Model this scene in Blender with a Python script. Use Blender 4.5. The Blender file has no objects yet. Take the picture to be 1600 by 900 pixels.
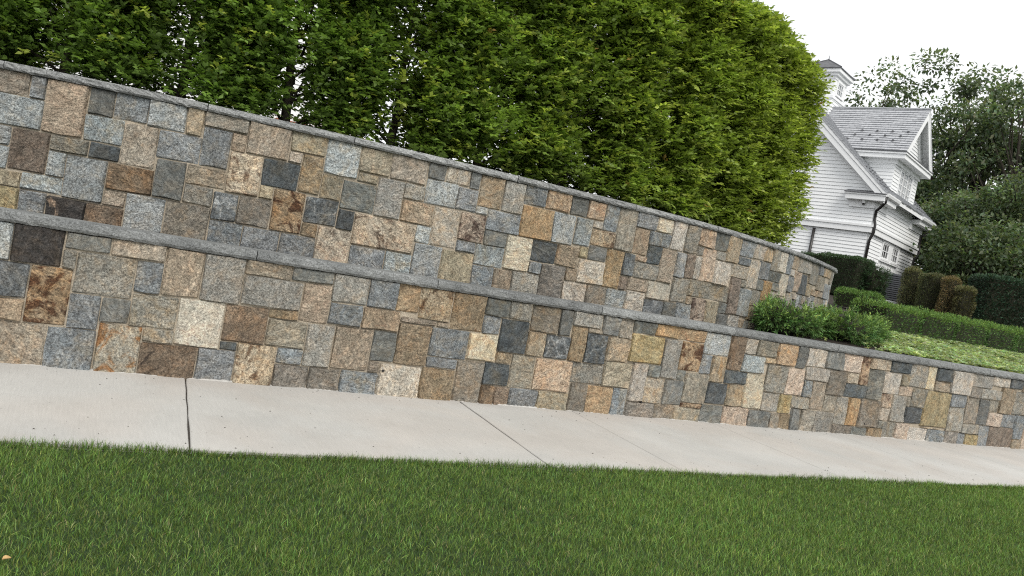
import bpy, math, random
import numpy as np
from mathutils import Matrix, Vector

sc = bpy.context.scene
col = sc.collection
R = math.radians
# ------------------------------------------------------------------ camera
EYE = 1.5; FPX = 1250.0; ROLL = R(10.5); PITCH = R(-2.033); AZ = R(61.604)
fw = np.array([math.cos(AZ)*math.cos(PITCH), math.sin(AZ)*math.cos(PITCH), math.sin(PITCH)])
rt = np.array([math.sin(AZ), -math.cos(AZ), 0.0])
upv = np.cross(rt, fw)
cam_data = bpy.data.cameras.new('camera')
cam = bpy.data.objects.new('camera', cam_data); col.objects.link(cam)
cx = rt*math.cos(ROLL) + upv*math.sin(ROLL); cy = -rt*math.sin(ROLL) + upv*math.cos(ROLL)
cam.matrix_world = Matrix(((cx[0], cy[0], -fw[0], 0), (cx[1], cy[1], -fw[1], 0), (cx[2], cy[2], -fw[2], EYE), (0, 0, 0, 1)))
cam_data.sensor_width = 36.0; cam_data.lens = 36.0*FPX/1600.0
cam_data.clip_start = 0.05; cam_data.clip_end = 3000
sc.camera = cam
# ------------------------------------------------------------------ sky, sun, exposure
SUN_DIR = Vector((-0.08, -1.0, 0.97)).normalized()      # towards the sun, veiled by cloud
sun_el = math.asin(SUN_DIR.z); sun_az = math.atan2(SUN_DIR.x, SUN_DIR.y)
world = bpy.data.worlds.new('World'); sc.world = world; world.use_nodes = True
wn = world.node_tree.nodes; wl = world.node_tree.links
wn.clear()
sky = wn.new('ShaderNodeTexSky'); sky.sky_type = 'NISHITA'; sky.sun_disc = False
sky.sun_elevation = sun_el; sky.sun_rotation = sun_az; sky.air_density = 1.0; sky.dust_density = 3.0; sky.ozone_density = 1.0
hs = wn.new('ShaderNodeHueSaturation'); hs.inputs['Saturation'].default_value = 0.10; hs.inputs['Value'].default_value = 1.0
mixc = wn.new('ShaderNodeMix'); mixc.data_type = 'RGBA'; mixc.inputs[0].default_value = 0.80
mixc.inputs[7].default_value = (11.0, 11.2, 11.4, 1)     # even cloud deck
bg = wn.new('ShaderNodeBackground'); bg.inputs['Strength'].default_value = 0.10
wo = wn.new('ShaderNodeOutputWorld')
wl.new(sky.outputs[0], hs.inputs['Color']); wl.new(hs.outputs[0], mixc.inputs[6]); wl.new(mixc.outputs[2], bg.inputs[0]); wl.new(bg.outputs[0], wo.inputs[0])
sd = bpy.data.lights.new('sun', 'SUN'); sd.energy = 1.8; sd.angle = R(24); sd.color = (1.0, 0.95, 0.87)
so = bpy.data.objects.new('sun', sd); col.objects.link(so)
so.rotation_euler = SUN_DIR.to_track_quat('Z', 'Y').to_euler()
sc.view_settings.view_transform = 'Standard'; sc.view_settings.look = 'None'; sc.view_settings.gamma = 1.0
sc.view_settings.exposure = 0.30; sc.view_settings.use_curve_mapping = False
try:
    sc.cycles.max_bounces = 6; sc.cycles.diffuse_bounces = 3; sc.cycles.transmission_bounces = 3; sc.cycles.use_denoising = False; sc.cycles.filter_width = 1.15
except Exception: pass

# ------------------------------------------------------------------ helpers
def tag(o, label=None, cat=None, group=None, kind=None):
    if label: o['label'] = label
    if cat: o['category'] = cat
    if group: o['group'] = group
    if kind: o['kind'] = kind
    return o
def empty(name, loc, rz=0.0):
    o = bpy.data.objects.new(name, None); col.objects.link(o)
    o.location = loc; o.rotation_euler = (0, 0, rz); o.empty_display_size = 0.2
    return o
def mesh_obj(name, verts, faces, mat, parent=None, smooth=False):
    me = bpy.data.meshes.new(name); me.from_pydata([tuple(v) for v in verts], [], faces); me.update()
    if mat: me.materials.append(mat)
    if smooth: me.polygons.foreach_set('use_smooth', [True]*len(me.polygons))
    o = bpy.data.objects.new(name, me); col.objects.link(o)
    if parent: o.parent = parent
    return o
class MB:
    def __init__(s): s.v = []; s.f = []
    def quad(s, a, b, c, d): n = len(s.v); s.v += [a, b, c, d]; s.f.append((n, n+1, n+2, n+3))
    def tri(s, a, b, c): n = len(s.v); s.v += [a, b, c]; s.f.append((n, n+1, n+2))
    def hexa(s, p):      # p: 8 points, bottom ring 0-3 ccw, top ring 4-7
        n = len(s.v); s.v += list(p)
        s.f += [(n+3, n+2, n+1, n), (n+4, n+5, n+6, n+7)] + [(n+i, n+(i+1) % 4, n+4+(i+1) % 4, n+4+i) for i in range(4)]
    def box(s, x0, x1, y0, y1, z0, z1):
        s.hexa([(x0, y0, z0), (x1, y0, z0), (x1, y1, z0), (x0, y1, z0), (x0, y0, z1), (x1, y0, z1), (x1, y1, z1), (x0, y1, z1)])
    def prism(s, pts, d):   # pts: polygon of 3D points, d: extrusion vector
        n = len(s.v); k = len(pts); d = np.array(d)
        s.v += [tuple(p) for p in pts] + [tuple(np.array(p)+d) for p in pts]
        s.f += [tuple(range(n+k-1, n-1, -1)), tuple(range(n+k, n+2*k))] + [(n+i, n+(i+1) % k, n+k+(i+1) % k, n+k+i) for i in range(k)]
    def tube(s, path, rad, sides=6):
        path = [np.array(p, float) for p in path]
        if not hasattr(rad, '__len__'): rad = [rad]*len(path)
        base = len(s.v)
        for i, p in enumerate(path):
            t = path[min(i+1, len(path)-1)]-path[max(i-1, 0)]; t = t/(np.linalg.norm(t)+1e-9)
            a = np.cross(t, (0, 0, 1.0) if abs(t[2]) < .9 else (1.0, 0, 0)); a /= np.linalg.norm(a); b = np.cross(t, a)
            for k in range(sides):
                q = 2*math.pi*k/sides; s.v.append(tuple(p+rad[i]*(a*math.cos(q)+b*math.sin(q))))
        for i in range(len(path)-1):
            for k in range(sides):
                a0 = base+i*sides+k; a1 = base+i*sides+(k+1) % sides
                s.f.append((a0, a1, a1+sides, a0+sides))
        s.f.append(tuple(base+k for k in range(sides-1, -1, -1)))
        e = base+(len(path)-1)*sides; s.f.append(tuple(e+k for k in range(sides)))
    def build(s, name, mat, parent=None, smooth=False, kind=None):
        o = mesh_obj(name, s.v, s.f, mat, parent, smooth)
        if kind: o['kind'] = kind
        return o
def px(x, y):            # photo pixel -> world direction
    dx = x-800.0; dy = y-450.0
    u = dx*math.cos(ROLL)+dy*math.sin(ROLL); v = -dx*math.sin(ROLL)+dy*math.cos(ROLL)
    r = fw*FPX+rt*u-upv*v
    return r/np.linalg.norm(r)
def at_dist(x, d):       # plan position at horizontal distance d along the photo column x (near the horizon)
    r = px(x, 500); r = r[:2]/np.linalg.norm(r[:2]); return r*d

# ------------------------------------------------------------------ materials
def new_mat(name):
    m = bpy.data.materials.new(name); m.use_nodes = True
    nt = m.node_tree; nt.nodes.clear()
    out = nt.nodes.new('ShaderNodeOutputMaterial'); b = nt.nodes.new('ShaderNodeBsdfPrincipled')
    nt.links.new(b.outputs[0], out.inputs[0])
    return m, nt, b, out
def nd(nt, t, **kw):
    n = nt.nodes.new(t)
    for k, v in kw.items():
        if hasattr(n, k): setattr(n, k, v)
        else: n.inputs[k].default_value = v
    return n
def noise(nt, vec, scale, detail=4.0, rough=0.6, dist=0.0):
    n = nd(nt, 'ShaderNodeTexNoise'); n.inputs['Scale'].default_value = scale; n.inputs['Detail'].default_value = detail
    n.inputs['Roughness'].default_value = rough; n.inputs['Distortion'].default_value = dist
    if vec is not None: nt.links.new(vec, n.inputs['Vector'])
    return n.outputs['Fac']
def ramp(nt, fac, stops, interp='LINEAR'):
    r = nd(nt, 'ShaderNodeValToRGB'); r.color_ramp.interpolation = interp
    e = r.color_ramp.elements
    while len(e) > 1: e.remove(e[-1])
    e[0].position = stops[0][0]; e[0].color = (*stops[0][1], 1) if len(stops[0][1]) == 3 else stops[0][1]
    for p, c in stops[1:]:
        k = e.new(p); k.color = (*c, 1) if len(c) == 3 else c
    nt.links.new(fac, r.inputs[0]); return r.outputs[0]
def mix(nt, fac, a, b, mode='MIX'):
    m = nd(nt, 'ShaderNodeMix', data_type='RGBA', blend_type=mode)
    for k, v in ((0, fac), (6, a), (7, b)):
        if isinstance(v, (int, float)): m.inputs[k].default_value = v
        elif isinstance(v, tuple): m.inputs[k].default_value = (*v, 1)
        else: nt.links.new(v, m.inputs[k])
    return m.outputs[2]
def bump(nt, h, b, strength=0.5, dist=0.01):
    n = nd(nt, 'ShaderNodeBump'); n.inputs['Strength'].default_value = strength; n.inputs['Distance'].default_value = dist
    nt.links.new(h, n.inputs['Height']); nt.links.new(n.outputs[0], b.inputs['Normal'])
def math_n(nt, op, a, b=None):
    m = nd(nt, 'ShaderNodeMath', operation=op)
    for i, v in enumerate((a, b)):
        if v is None: continue
        if isinstance(v, (int, float)): m.inputs[i].default_value = v
        else: nt.links.new(v, m.inputs[i])
    return m.outputs[0]
def objvec(nt, per_object=True):
    tc = nd(nt, 'ShaderNodeTexCoord')
    if not per_object: return tc.outputs['Object']
    oi = nd(nt, 'ShaderNodeObjectInfo'); va = nd(nt, 'ShaderNodeVectorMath', operation='ADD')
    ml = math_n(nt, 'MULTIPLY', oi.outputs['Random'], 91.0)
    nt.links.new(tc.outputs['Object'], va.inputs[0]); nt.links.new(ml, va.inputs[1])
    return va.outputs[0]

def stone_mat(code, c0, c1, speck, patch=None, amt=0.35, veins=False, dark=None, band=0.65):
    m, nt, b, out = new_mat('stone_'+code)
    v = objvec(nt)
    oi = nd(nt, 'ShaderNodeObjectInfo')
    r2 = math_n(nt, 'FRACT', math_n(nt, 'MULTIPLY', oi.outputs['Random'], 17.37)); r3 = math_n(nt, 'FRACT', math_n(nt, 'MULTIPLY', oi.outputs['Random'], 53.11))
    vr = nd(nt, 'ShaderNodeVectorRotate', rotation_type='AXIS_ANGLE'); vr.inputs['Axis'].default_value = (0, 1, 0)
    nt.links.new(v, vr.inputs['Vector']); nt.links.new(math_n(nt, 'MULTIPLY', r2, 6.283), vr.inputs['Angle'])
    mp = nd(nt, 'ShaderNodeMapping'); mp.inputs['Scale'].default_value = (1.0, 1.0, 1.9); nt.links.new(vr.outputs[0], mp.inputs[0]); vs = mp.outputs[0]
    big = noise(nt, v, 5.0, 4, 0.62, 0.6)
    base = ramp(nt, big, [(0.30, c0), (0.70, c1)])
    if patch:
        pn = noise(nt, v, patch[1], 5, 0.66, 1.2)
        base = mix(nt, ramp(nt, pn, [(patch[2], (0, 0, 0)), (patch[2]+0.10, (1, 1, 1))]), base, patch[0])
    if dark:
        dn = noise(nt, vr.outputs[0], dark[1]*0.8, 6, 0.72, 0.9)
        base = mix(nt, ramp(nt, dn, [(dark[2], (0, 0, 0)), (dark[2]+0.09, (1, 1, 1))]), base, dark[0])
    if veins:
        w = noise(nt, vr.outputs[0], 2.1, 3, 0.5, 0.3)
        base = mix(nt, ramp(nt, w, [(0.484, (0, 0, 0)), (0.5, (0.6, 0.6, 0.6)), (0.516, (0, 0, 0))]), base, (0.42, 0.43, 0.42))
    tcw = nd(nt, 'ShaderNodeNewGeometry')
    rn = noise(nt, tcw.outputs['Position'], 3.4, 6, 0.68, 0.8)
    base = mix(nt, ramp(nt, rn, [(0.50, (0, 0, 0)), (0.70, (0.85, 0.85, 0.85))]), base, mix(nt, 1.0, base, (1.18, 0.98, 0.73), 'MULTIPLY'))
    fol = noise(nt, vs, 11.0, 7, 0.72, 1.2)          # mineral banding, with split-face relief shading put into the colour
    base = mix(nt, band, base, ramp(nt, fol, [(0.30, (0.16, 0.16, 0.17)), (0.5, (0.5, 0.5, 0.5)), (0.70, (0.84, 0.83, 0.80))]), 'OVERLAY')
    hm = noise(nt, v, 10.0, 4, 0.65, 0.8)
    base = mix(nt, 1.0, base, ramp(nt, hm, [(0.34, (0.93, 0.985, 1.03)), (0.5, (1.0, 1.0, 1.0)), (0.66, (1.12, 1.0, 0.87))]), 'MULTIPLY')
    g1 = noise(nt, v, 66.0, 3, 0.85)
    sp = ramp(nt, g1, [(0.36, (0.08, 0.08, 0.08)), (0.5, (0.5, 0.5, 0.5)), (0.64, (0.92, 0.92, 0.92))])
    base = mix(nt, min(1.0, amt*speck*1.4), base, sp, 'OVERLAY')
    hsv = nd(nt, 'ShaderNodeHueSaturation')
    mr = nd(nt, 'ShaderNodeMapRange'); mr.inputs['To Min'].default_value = 0.80; mr.inputs['To Max'].default_value = 1.18
    nt.links.new(r3, mr.inputs['Value']); nt.links.new(mr.outputs[0], hsv.inputs['Value'])
    ms = nd(nt, 'ShaderNodeMapRange'); ms.inputs['To Min'].default_value = 0.58; ms.inputs['To Max'].default_value = 1.0
    nt.links.new(r2, ms.inputs['Value']); nt.links.new(ms.outputs[0], hsv.inputs['Saturation'])
    nt.links.new(base, hsv.inputs['Color'])
    nt.links.new(hsv.outputs[0], b.inputs['Base Color'])
    b.inputs['Roughness'].default_value = 0.85
    b.inputs['Specular IOR Level'].default_value = 0.3
    h1 = noise(nt, vs, 9.0, 7, 0.70, 1.0)
    hh = math_n(nt, 'ADD', h1, math_n(nt, 'MULTIPLY', g1, 0.16))
    bump(nt, hh, b, 1.0, 0.06)
    return m
ST = {
 'B': stone_mat('blue_grey', (0.185, 0.205, 0.214), (0.305, 0.325, 0.33), 1.5),
 'L': stone_mat('light_grey', (0.30, 0.335, 0.335), (0.43, 0.46, 0.45), 1.6, band=0.35),
 'G': stone_mat('grey_granite', (0.25, 0.235, 0.195), (0.36, 0.34, 0.285), 1.5, band=0.35),
 'D': stone_mat('charcoal', (0.075, 0.09, 0.096), (0.14, 0.155, 0.16), 1.2),
 'K': stone_mat('slate_grey', (0.14, 0.147, 0.135), (0.23, 0.236, 0.215), 0.9),
 'T': stone_mat('buff', (0.33, 0.265, 0.175), (0.45, 0.37, 0.26), 1.3, patch=((0.40, 0.26, 0.12), 4.0, 0.60)),
 'P': stone_mat('pale_buff', (0.40, 0.35, 0.28), (0.52, 0.47, 0.385), 1.4, band=0.4),
 'C': stone_mat('cream', (0.47, 0.41, 0.29), (0.58, 0.52, 0.385), 1.2, dark=((0.30, 0.22, 0.13), 11.0, 0.66), band=0.3),
 'O': stone_mat('ochre', (0.32, 0.21, 0.10), (0.43, 0.31, 0.17), 1.3, patch=((0.36, 0.155, 0.055), 4.0, 0.60)),
 'A': stone_mat('olive_ochre', (0.30, 0.245, 0.13), (0.42, 0.35, 0.205), 1.3),
 'Q': stone_mat('olive_grey', (0.265, 0.235, 0.17), (0.37, 0.33, 0.245), 1.2, patch=((0.36, 0.27, 0.13), 4.5, 0.64)),
 'E': stone_mat('brown_grey', (0.19, 0.165, 0.125), (0.29, 0.255, 0.205), 1.3),
 'M': stone_mat('tan_brown', (0.27, 0.20, 0.115), (0.39, 0.30, 0.19), 1.4, patch=((0.36, 0.185, 0.08), 5.0, 0.64), dark=((0.17, 0.11, 0.06), 9.0, 0.62)),
 'N': stone_mat('brown', (0.15, 0.105, 0.065), (0.265, 0.195, 0.13), 1.4, dark=((0.085, 0.06, 0.042), 9.0, 0.58)),
 'R': stone_mat('rust_brown', (0.34, 0.235, 0.135), (0.45, 0.34, 0.22), 1.4, dark=((0.11, 0.055, 0.028), 7.0, 0.47)),
 'S': stone_mat('salmon', (0.41, 0.285, 0.175), (0.54, 0.415, 0.285), 1.5, dark=((0.30, 0.16, 0.08), 14.0, 0.60)),
 'U': stone_mat('tan_mottled', (0.40, 0.31, 0.195), (0.53, 0.44, 0.31), 1.5, dark=((0.15, 0.09, 0.048), 6.0, 0.53)),
 'V': stone_mat('veined_dark', (0.085, 0.098, 0.105), (0.19, 0.205, 0.21), 1.5, veins=True, dark=((0.31, 0.32, 0.315), 8.0, 0.62)),
 'X': stone_mat('black_rust', (0.035, 0.033, 0.032), (0.085, 0.075, 0.068), 1.5, patch=((0.40, 0.25, 0.11), 3.5, 0.60), dark=((0.36, 0.31, 0.24), 8.0, 0.66)),
 'Y': stone_mat('cream_orange', (0.38, 0.35, 0.28), (0.48, 0.44, 0.35), 1.3, patch=((0.34, 0.18, 0.07), 4.0, 0.50)),
}
def simple_mat(name, c0, c1, scale=8.0, rough=0.8, bmp=0.0, bscale=40.0, detail=4, per_object=False, fine=0.0, spec=0.4, bdist=0.005):
    m, nt, b, out = new_mat(name)
    v = objvec(nt, per_object)
    c = ramp(nt, noise(nt, v, scale, detail, 0.62), [(0.3, c0), (0.7, c1)])
    if fine:
        c = mix(nt, fine, c, ramp(nt, noise(nt, v, bscale*2.2, 2, 0.7), [(0.35, (0.1, 0.1, 0.1)), (0.65, (0.9, 0.9, 0.9))]), 'OVERLAY')
    if per_object:
        oi = nd(nt, 'ShaderNodeObjectInfo'); hv = nd(nt, 'ShaderNodeHueSaturation'); mr = nd(nt, 'ShaderNodeMapRange'); mr.inputs['To Min'].default_value = 0.82; mr.inputs['To Max'].default_value = 1.15
        nt.links.new(oi.outputs['Random'], mr.inputs['Value']); nt.links.new(mr.outputs[0], hv.inputs['Value']); nt.links.new(c, hv.inputs['Color']); c = hv.outputs[0]
    nt.links.new(c, b.inputs['Base Color']); b.inputs['Roughness'].default_value = rough
    b.inputs['Specular IOR Level'].default_value = spec
    if bmp: bump(nt, noise(nt, v, bscale, 5, 0.65), b, bmp, bdist)
    return m
MORTAR = simple_mat('mortar', (0.27, 0.23, 0.175), (0.44, 0.385, 0.305), 5.0, 0.95, 0.6, 60, fine=0.4)
BLUESTONE = simple_mat('bluestone_coping', (0.19, 0.196, 0.197), (0.31, 0.316, 0.312), 4.0, 0.85, 0.9, 38, per_object=True, fine=0.5, bdist=0.02)
DARKSTONE = simple_mat('dark_bluestone_coping', (0.145, 0.152, 0.153), (0.265, 0.273, 0.27), 4.0, 0.85, 0.9, 38, per_object=True, fine=0.5, bdist=0.02)
MULCH = simple_mat('mulch', (0.012, 0.009, 0.007), (0.045, 0.033, 0.024), 30.0, 0.95, 1.0, 45, fine=0.5, bdist=0.03)
THATCH = simple_mat('turf_soil', (0.012, 0.026, 0.007), (0.028, 0.055, 0.014), 18.0, 0.95, 0.6, 60, fine=0.3)
JOINTFILL = simple_mat('joint_filler', (0.035, 0.03, 0.026), (0.09, 0.08, 0.07), 14.0, 0.95, 0.5, 60)
WHITE = simple_mat('white_paint', (0.78, 0.79, 0.80), (0.82, 0.83, 0.835), 2.0, 0.55, spec=0.35)
SIDING = simple_mat('white_siding', (0.76, 0.775, 0.785), (0.82, 0.83, 0.835), 1.6, 0.6, 0.15, 30, spec=0.3)
SLATE = simple_mat('roof_slate', (0.34, 0.35, 0.37), (0.48, 0.49, 0.51), 9.0, 0.6, 0.4, 30, fine=0.3)
SLATE_D = simple_mat('dark_slate', (0.06, 0.062, 0.068), (0.12, 0.122, 0.13), 5.0, 0.55, 0.3, 30)
PIPE = simple_mat('dark_bronze', (0.012, 0.010, 0.010), (0.022, 0.019, 0.018), 6.0, 0.35, spec=0.5)
BARK = simple_mat('bark', (0.022, 0.018, 0.013), (0.06, 0.052, 0.040), 22.0, 0.95, 0.8, 45)
CORE_DARK = simple_mat('core_dark', (0.010, 0.012, 0.006), (0.028, 0.026, 0.014), 14.0, 0.95, 0.6, 30)  # dark tone of the light-blocking cores in hedges and bushes
ACGREY = simple_mat('grey_metal', (0.075, 0.08, 0.09), (0.105, 0.11, 0.12), 5.0, 0.5)
ACDARK = simple_mat('dark_metal', (0.018, 0.019, 0.021), (0.03, 0.031, 0.034), 5.0, 0.6)
BRICK = simple_mat('red_brick', (0.22, 0.075, 0.045), (0.32, 0.13, 0.08), 9.0, 0.9, 0.4, 30)
GREYSTEP = simple_mat('grey_step', (0.22, 0.22, 0.215), (0.32, 0.32, 0.31), 6.0, 0.85)
DRYLEAF = simple_mat('dry_leaf', (0.42, 0.26, 0.10), (0.60, 0.42, 0.20), 30.0, 0.7)
def glass_mat(name, c):
    m, nt, b, out = new_mat(name)
    b.inputs['Base Color'].default_value = (*c, 1); b.inputs['Roughness'].default_value = 0.06; b.inputs['Specular IOR Level'].default_value = 0.6
    return m
GLASS = glass_mat('window_glass', (0.018, 0.020, 0.024)); BLIND = glass_mat('blind_glass', (0.30, 0.32, 0.34))
def concrete():
    m, nt, b, out = new_mat('concrete')
    tc = nd(nt, 'ShaderNodeTexCoord'); v = tc.outputs['Object']
    c = ramp(nt, noise(nt, v, 1.1, 5, 0.6, 0.3), [(0.3, (0.40, 0.392, 0.37)), (0.7, (0.47, 0.46, 0.435))])
    mp = nd(nt, 'ShaderNodeMapping'); mp.inputs['Scale'].default_value = (14.0, 0.7, 1.0); nt.links.new(v, mp.inputs[0])
    c = mix(nt, 0.22, c, ramp(nt, noise(nt, mp.outputs[0], 6.0, 4, 0.6), [(0.3, (0.36, 0.36, 0.36)), (0.7, (0.62, 0.62, 0.62))]), 'OVERLAY')
    c = mix(nt, 0.22, c, ramp(nt, noise(nt, v, 170.0, 2, 0.6), [(0.35, (0.25, 0.25, 0.25)), (0.65, (0.75, 0.75, 0.75))]), 'OVERLAY')
    c = mix(nt, ramp(nt, noise(nt, v, 0.8, 3, 0.5, 0.5), [(0.42, (0, 0, 0)), (0.60, (0.8, 0.8, 0.8))]), c, mix(nt, 1.0, c, (1.0, 0.955, 0.925), 'MULTIPLY'))
    st = ramp(nt, noise(nt, v, 2.6, 6, 0.7, 0.6), [(0.58, (0, 0, 0)), (0.75, (0.45, 0.45, 0.45))])
    c = mix(nt, st, c, (0.36, 0.335, 0.30))
    vo = nd(nt, 'ShaderNodeTexVoronoi'); vo.inputs['Scale'].default_value = 16.0; nt.links.new(v, vo.inputs['Vector'])
    pits = ramp(nt, vo.outputs['Distance'], [(0.05, (1, 1, 1)), (0.085, (0, 0, 0))])
    gate = ramp(nt, noise(nt, v, 3.5, 3), [(0.50, (0, 0, 0)), (0.62, (0.75, 0.75, 0.75))])
    c = mix(nt, mix(nt, 1.0, pits, gate, 'MULTIPLY'), c, (0.12, 0.10, 0.085))
    nt.links.new(c, b.inputs['Base Color']); b.inputs['Roughness'].default_value = 0.9
    bump(nt, noise(nt, v, 220.0, 3, 0.6), b, 0.25, 0.003)
    return m
CONCRETE = concrete()
def leaf_mat(name, trans=0.3, rough=0.5, spec=0.3):
    m, nt, b, out = new_mat(name)
    at = nd(nt, 'ShaderNodeAttribute', attribute_name='tint')
    nt.links.new(at.outputs['Color'], b.inputs['Base Color']); b.inputs['Roughness'].default_value = rough
    b.inputs['Specular IOR Level'].default_value = spec
    tr = nd(nt, 'ShaderNodeBsdfTranslucent'); tcol = mix(nt, 1.0, at.outputs['Color'], (1.25, 1.35, 0.7), 'MULTIPLY')
    nt.links.new(tcol, tr.inputs['Color'])
    ms = nd(nt, 'ShaderNodeMixShader'); ms.inputs[0].default_value = trans
    nt.links.new(b.outputs[0], ms.inputs[1]); nt.links.new(tr.outputs[0], ms.inputs[2]); nt.links.new(ms.outputs[0], out.inputs[0])
    return m
LEAF = leaf_mat('broad_leaf', 0.42, 0.45, 0.35); NEEDLE = leaf_mat('needle_leaf', 0.12, 0.5, 0.3); GRASSM = leaf_mat('grass_blade', 0.25, 0.5, 0.25)

# ------------------------------------------------------------------ foliage builder (numpy)
rng = np.random.default_rng(7)
def unit(a): return a/(np.linalg.norm(a, axis=-1, keepdims=True)+1e-9)
def leaves_obj(name, P, D, N, L, W, tint, mat, parent=None, fold=0.25, shape=0.45):
    """one folded two-triangle leaf per row: base P, direction D, face normal N, length L, width W, colour tint"""
    P = np.asarray(P, float); D = unit(D); S = unit(np.cross(D, N)); N = unit(np.cross(S, D)); n = len(P)
    L = np.broadcast_to(L, (n,))[:, None]; W = np.broadcast_to(W, (n,))[:, None]
    mid = P+D*L*shape
    V = np.stack([P, mid+S*W*.5+N*W*fold, P+D*L-N*L*0.08, mid-S*W*.5+N*W*fold], 1).reshape(-1, 3)
    idx = np.arange(n)*4
    F = np.stack([idx, idx+1, idx+2, idx, idx+2, idx+3], 1).reshape(-1)
    me = bpy.data.meshes.new(name)
    me.vertices.add(len(V)); me.vertices.foreach_set('co', V.astype(np.float32).ravel())
    me.loops.add(len(F)); me.loops.foreach_set('vertex_index', F.astype(np.int32))
    me.polygons.add(2*n); me.polygons.foreach_set('loop_start', np.arange(0, 6*n, 3, dtype=np.int32))
    try: me.polygons.foreach_set('loop_total', np.full(2*n, 3, np.int32))
    except Exception: pass
    at = me.color_attributes.new('tint', 'FLOAT_COLOR', 'POINT')
    C = np.ones((n, 4, 4), np.float32); C[:, :, :3] = np.asarray(tint)[:, None, :]
    at.data.foreach_set('color', C.ravel())
    me.materials.append(mat); me.update(calc_edges=True); me.validate()
    o = bpy.data.objects.new(name, me); col.objects.link(o)
    if parent: o.parent = parent
    return o
def tints(n, c, var=0.25, hue=0.12, g=None):
    g = g or rng
    t = np.array(c)[None, :]*np.exp(g.normal(0, var, (n, 1)))
    t = t*np.exp(g.normal(0, hue, (n, 3))*np.array([1.0, 0.35, 0.8]))
    return np.clip(t, 0.002, 0.9)
def lumps(p, seed, f=2.0):     # cheap smooth noise in [-1,1]
    g = np.random.default_rng(seed); s = 0
    for k in range(5):
        d = g.normal(0, 1, 3)*f*(1+.5*k); s = s+np.sin(p@d+g.uniform(0, 6.28))/(1+.4*k)
    return s/2.6

# ================================================================== THE SETTING
LAWN_EDGE = 5.08; WALL_Y = 7.18
def ground_z(x, y):
    y = np.asarray(y, float)
    k = np.clip((np.asarray(x, float)-6.5)/3.0, 0, 1); k = k*k*(3-2*k)
    return (1-k)*1.06+k*np.clip(1.13+0.10*(y-7.5), 1.13, 2.58)+np.clip((y-30)*0.02, 0, 2.0)
# garden ground behind the lower wall, reaching the horizon
gx = np.concatenate([np.linspace(-300, -20, 8), np.linspace(-16, 60, 60), np.linspace(70, 600, 12)])
gy = np.concatenate([np.linspace(7.46, 30, 50), np.linspace(33, 80, 12), np.linspace(100, 900, 10)])
V = [(x, y, float(ground_z(x, y))) for y in gy for x in gx]; nx = len(gx)
F = [(j*nx+i, j*nx+i+1, (j+1)*nx+i+1, (j+1)*nx+i) for j in range(len(gy)-1) for i in range(nx-1)]
tag(mesh_obj('ground', V, F, MULCH, smooth=True), kind='structure')
tag(mesh_obj('lawn', [(-300, -300, -.03), (600, -300, -.03), (600, LAWN_EDGE+.02, -.03), (-300, LAWN_EDGE+.02, -.03)], [(0, 1, 2, 3)], THATCH), kind='structure')
# sidewalk: filler bed with separate slabs
walk = tag(mesh_obj('sidewalk', [(-9, LAWN_EDGE, -.018), (60, LAWN_EDGE, -.018), (60, WALL_Y+.1, -.018), (-9, WALL_Y+.1, -.018)], [(0, 1, 2, 3)], JOINTFILL), kind='structure')
joints = [(-9, .004), (-5.4, .004), (-3.3, .004), (-1.2, .004), (0.845, .0055), (3.44, .0085), (4.79, .005), (6.82, .005), (8.98, .0025), (11.1, .0025), (13.2, .003), (15.3, .003), (17.4, .003), (30, .003), (60, .003)]
rj = random.Random(3)
for (a, ga), (b_, gb) in zip(joints[:-1], joints[1:]):
    m = MB(); x0 = a+ga; x1 = b_-gb; y0 = LAWN_EDGE+.004; y1 = WALL_Y+.09; e = .006
    n = 9
    def edge(xx, wig): return [(xx+.09-.085*(WALL_Y-(y0+(y1-y0)*k/(n-1)))+rj.uniform(-wig, wig), y0+(y1-y0)*k/(n-1)) for k in range(n)]
    l = edge(x0, .0028 if ga > .0052 else .0008); r_ = edge(x1, .0028 if gb > .0052 else .0008)
    for k in range(n-1):
        p, q, s, t = l[k], r_[k], r_[k+1], l[k+1]
        m.quad((p[0]+e, p[1], 0), (q[0]-e, q[1], 0), (s[0]-e, s[1], 0), (t[0]+e, t[1], 0))
        m.quad((p[0], p[1], -.005), (p[0]+e, p[1], 0), (t[0]+e, t[1], 0), (t[0], t[1], -.005))
        m.quad((p[0], p[1], -.06), (p[0], p[1], -.005), (t[0], t[1], -.005), (t[0], t[1], -.06))
        m.quad((q[0]-e, q[1], 0), (q[0], q[1], -.005), (s[0], s[1], -.005), (s[0]-e, s[1], 0))
        m.quad((q[0], q[1], -.005), (q[0], q[1], -.06), (s[0], s[1], -.06), (s[0], s[1], -.005))
    m.quad((l[0][0], y0, -.06), (r_[0][0], y0, -.06), (r_[0][0]-e, y0, 0), (l[0][0]+e, y0, 0))
    m.build('concrete_slab', CONCRETE, walk)

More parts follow.
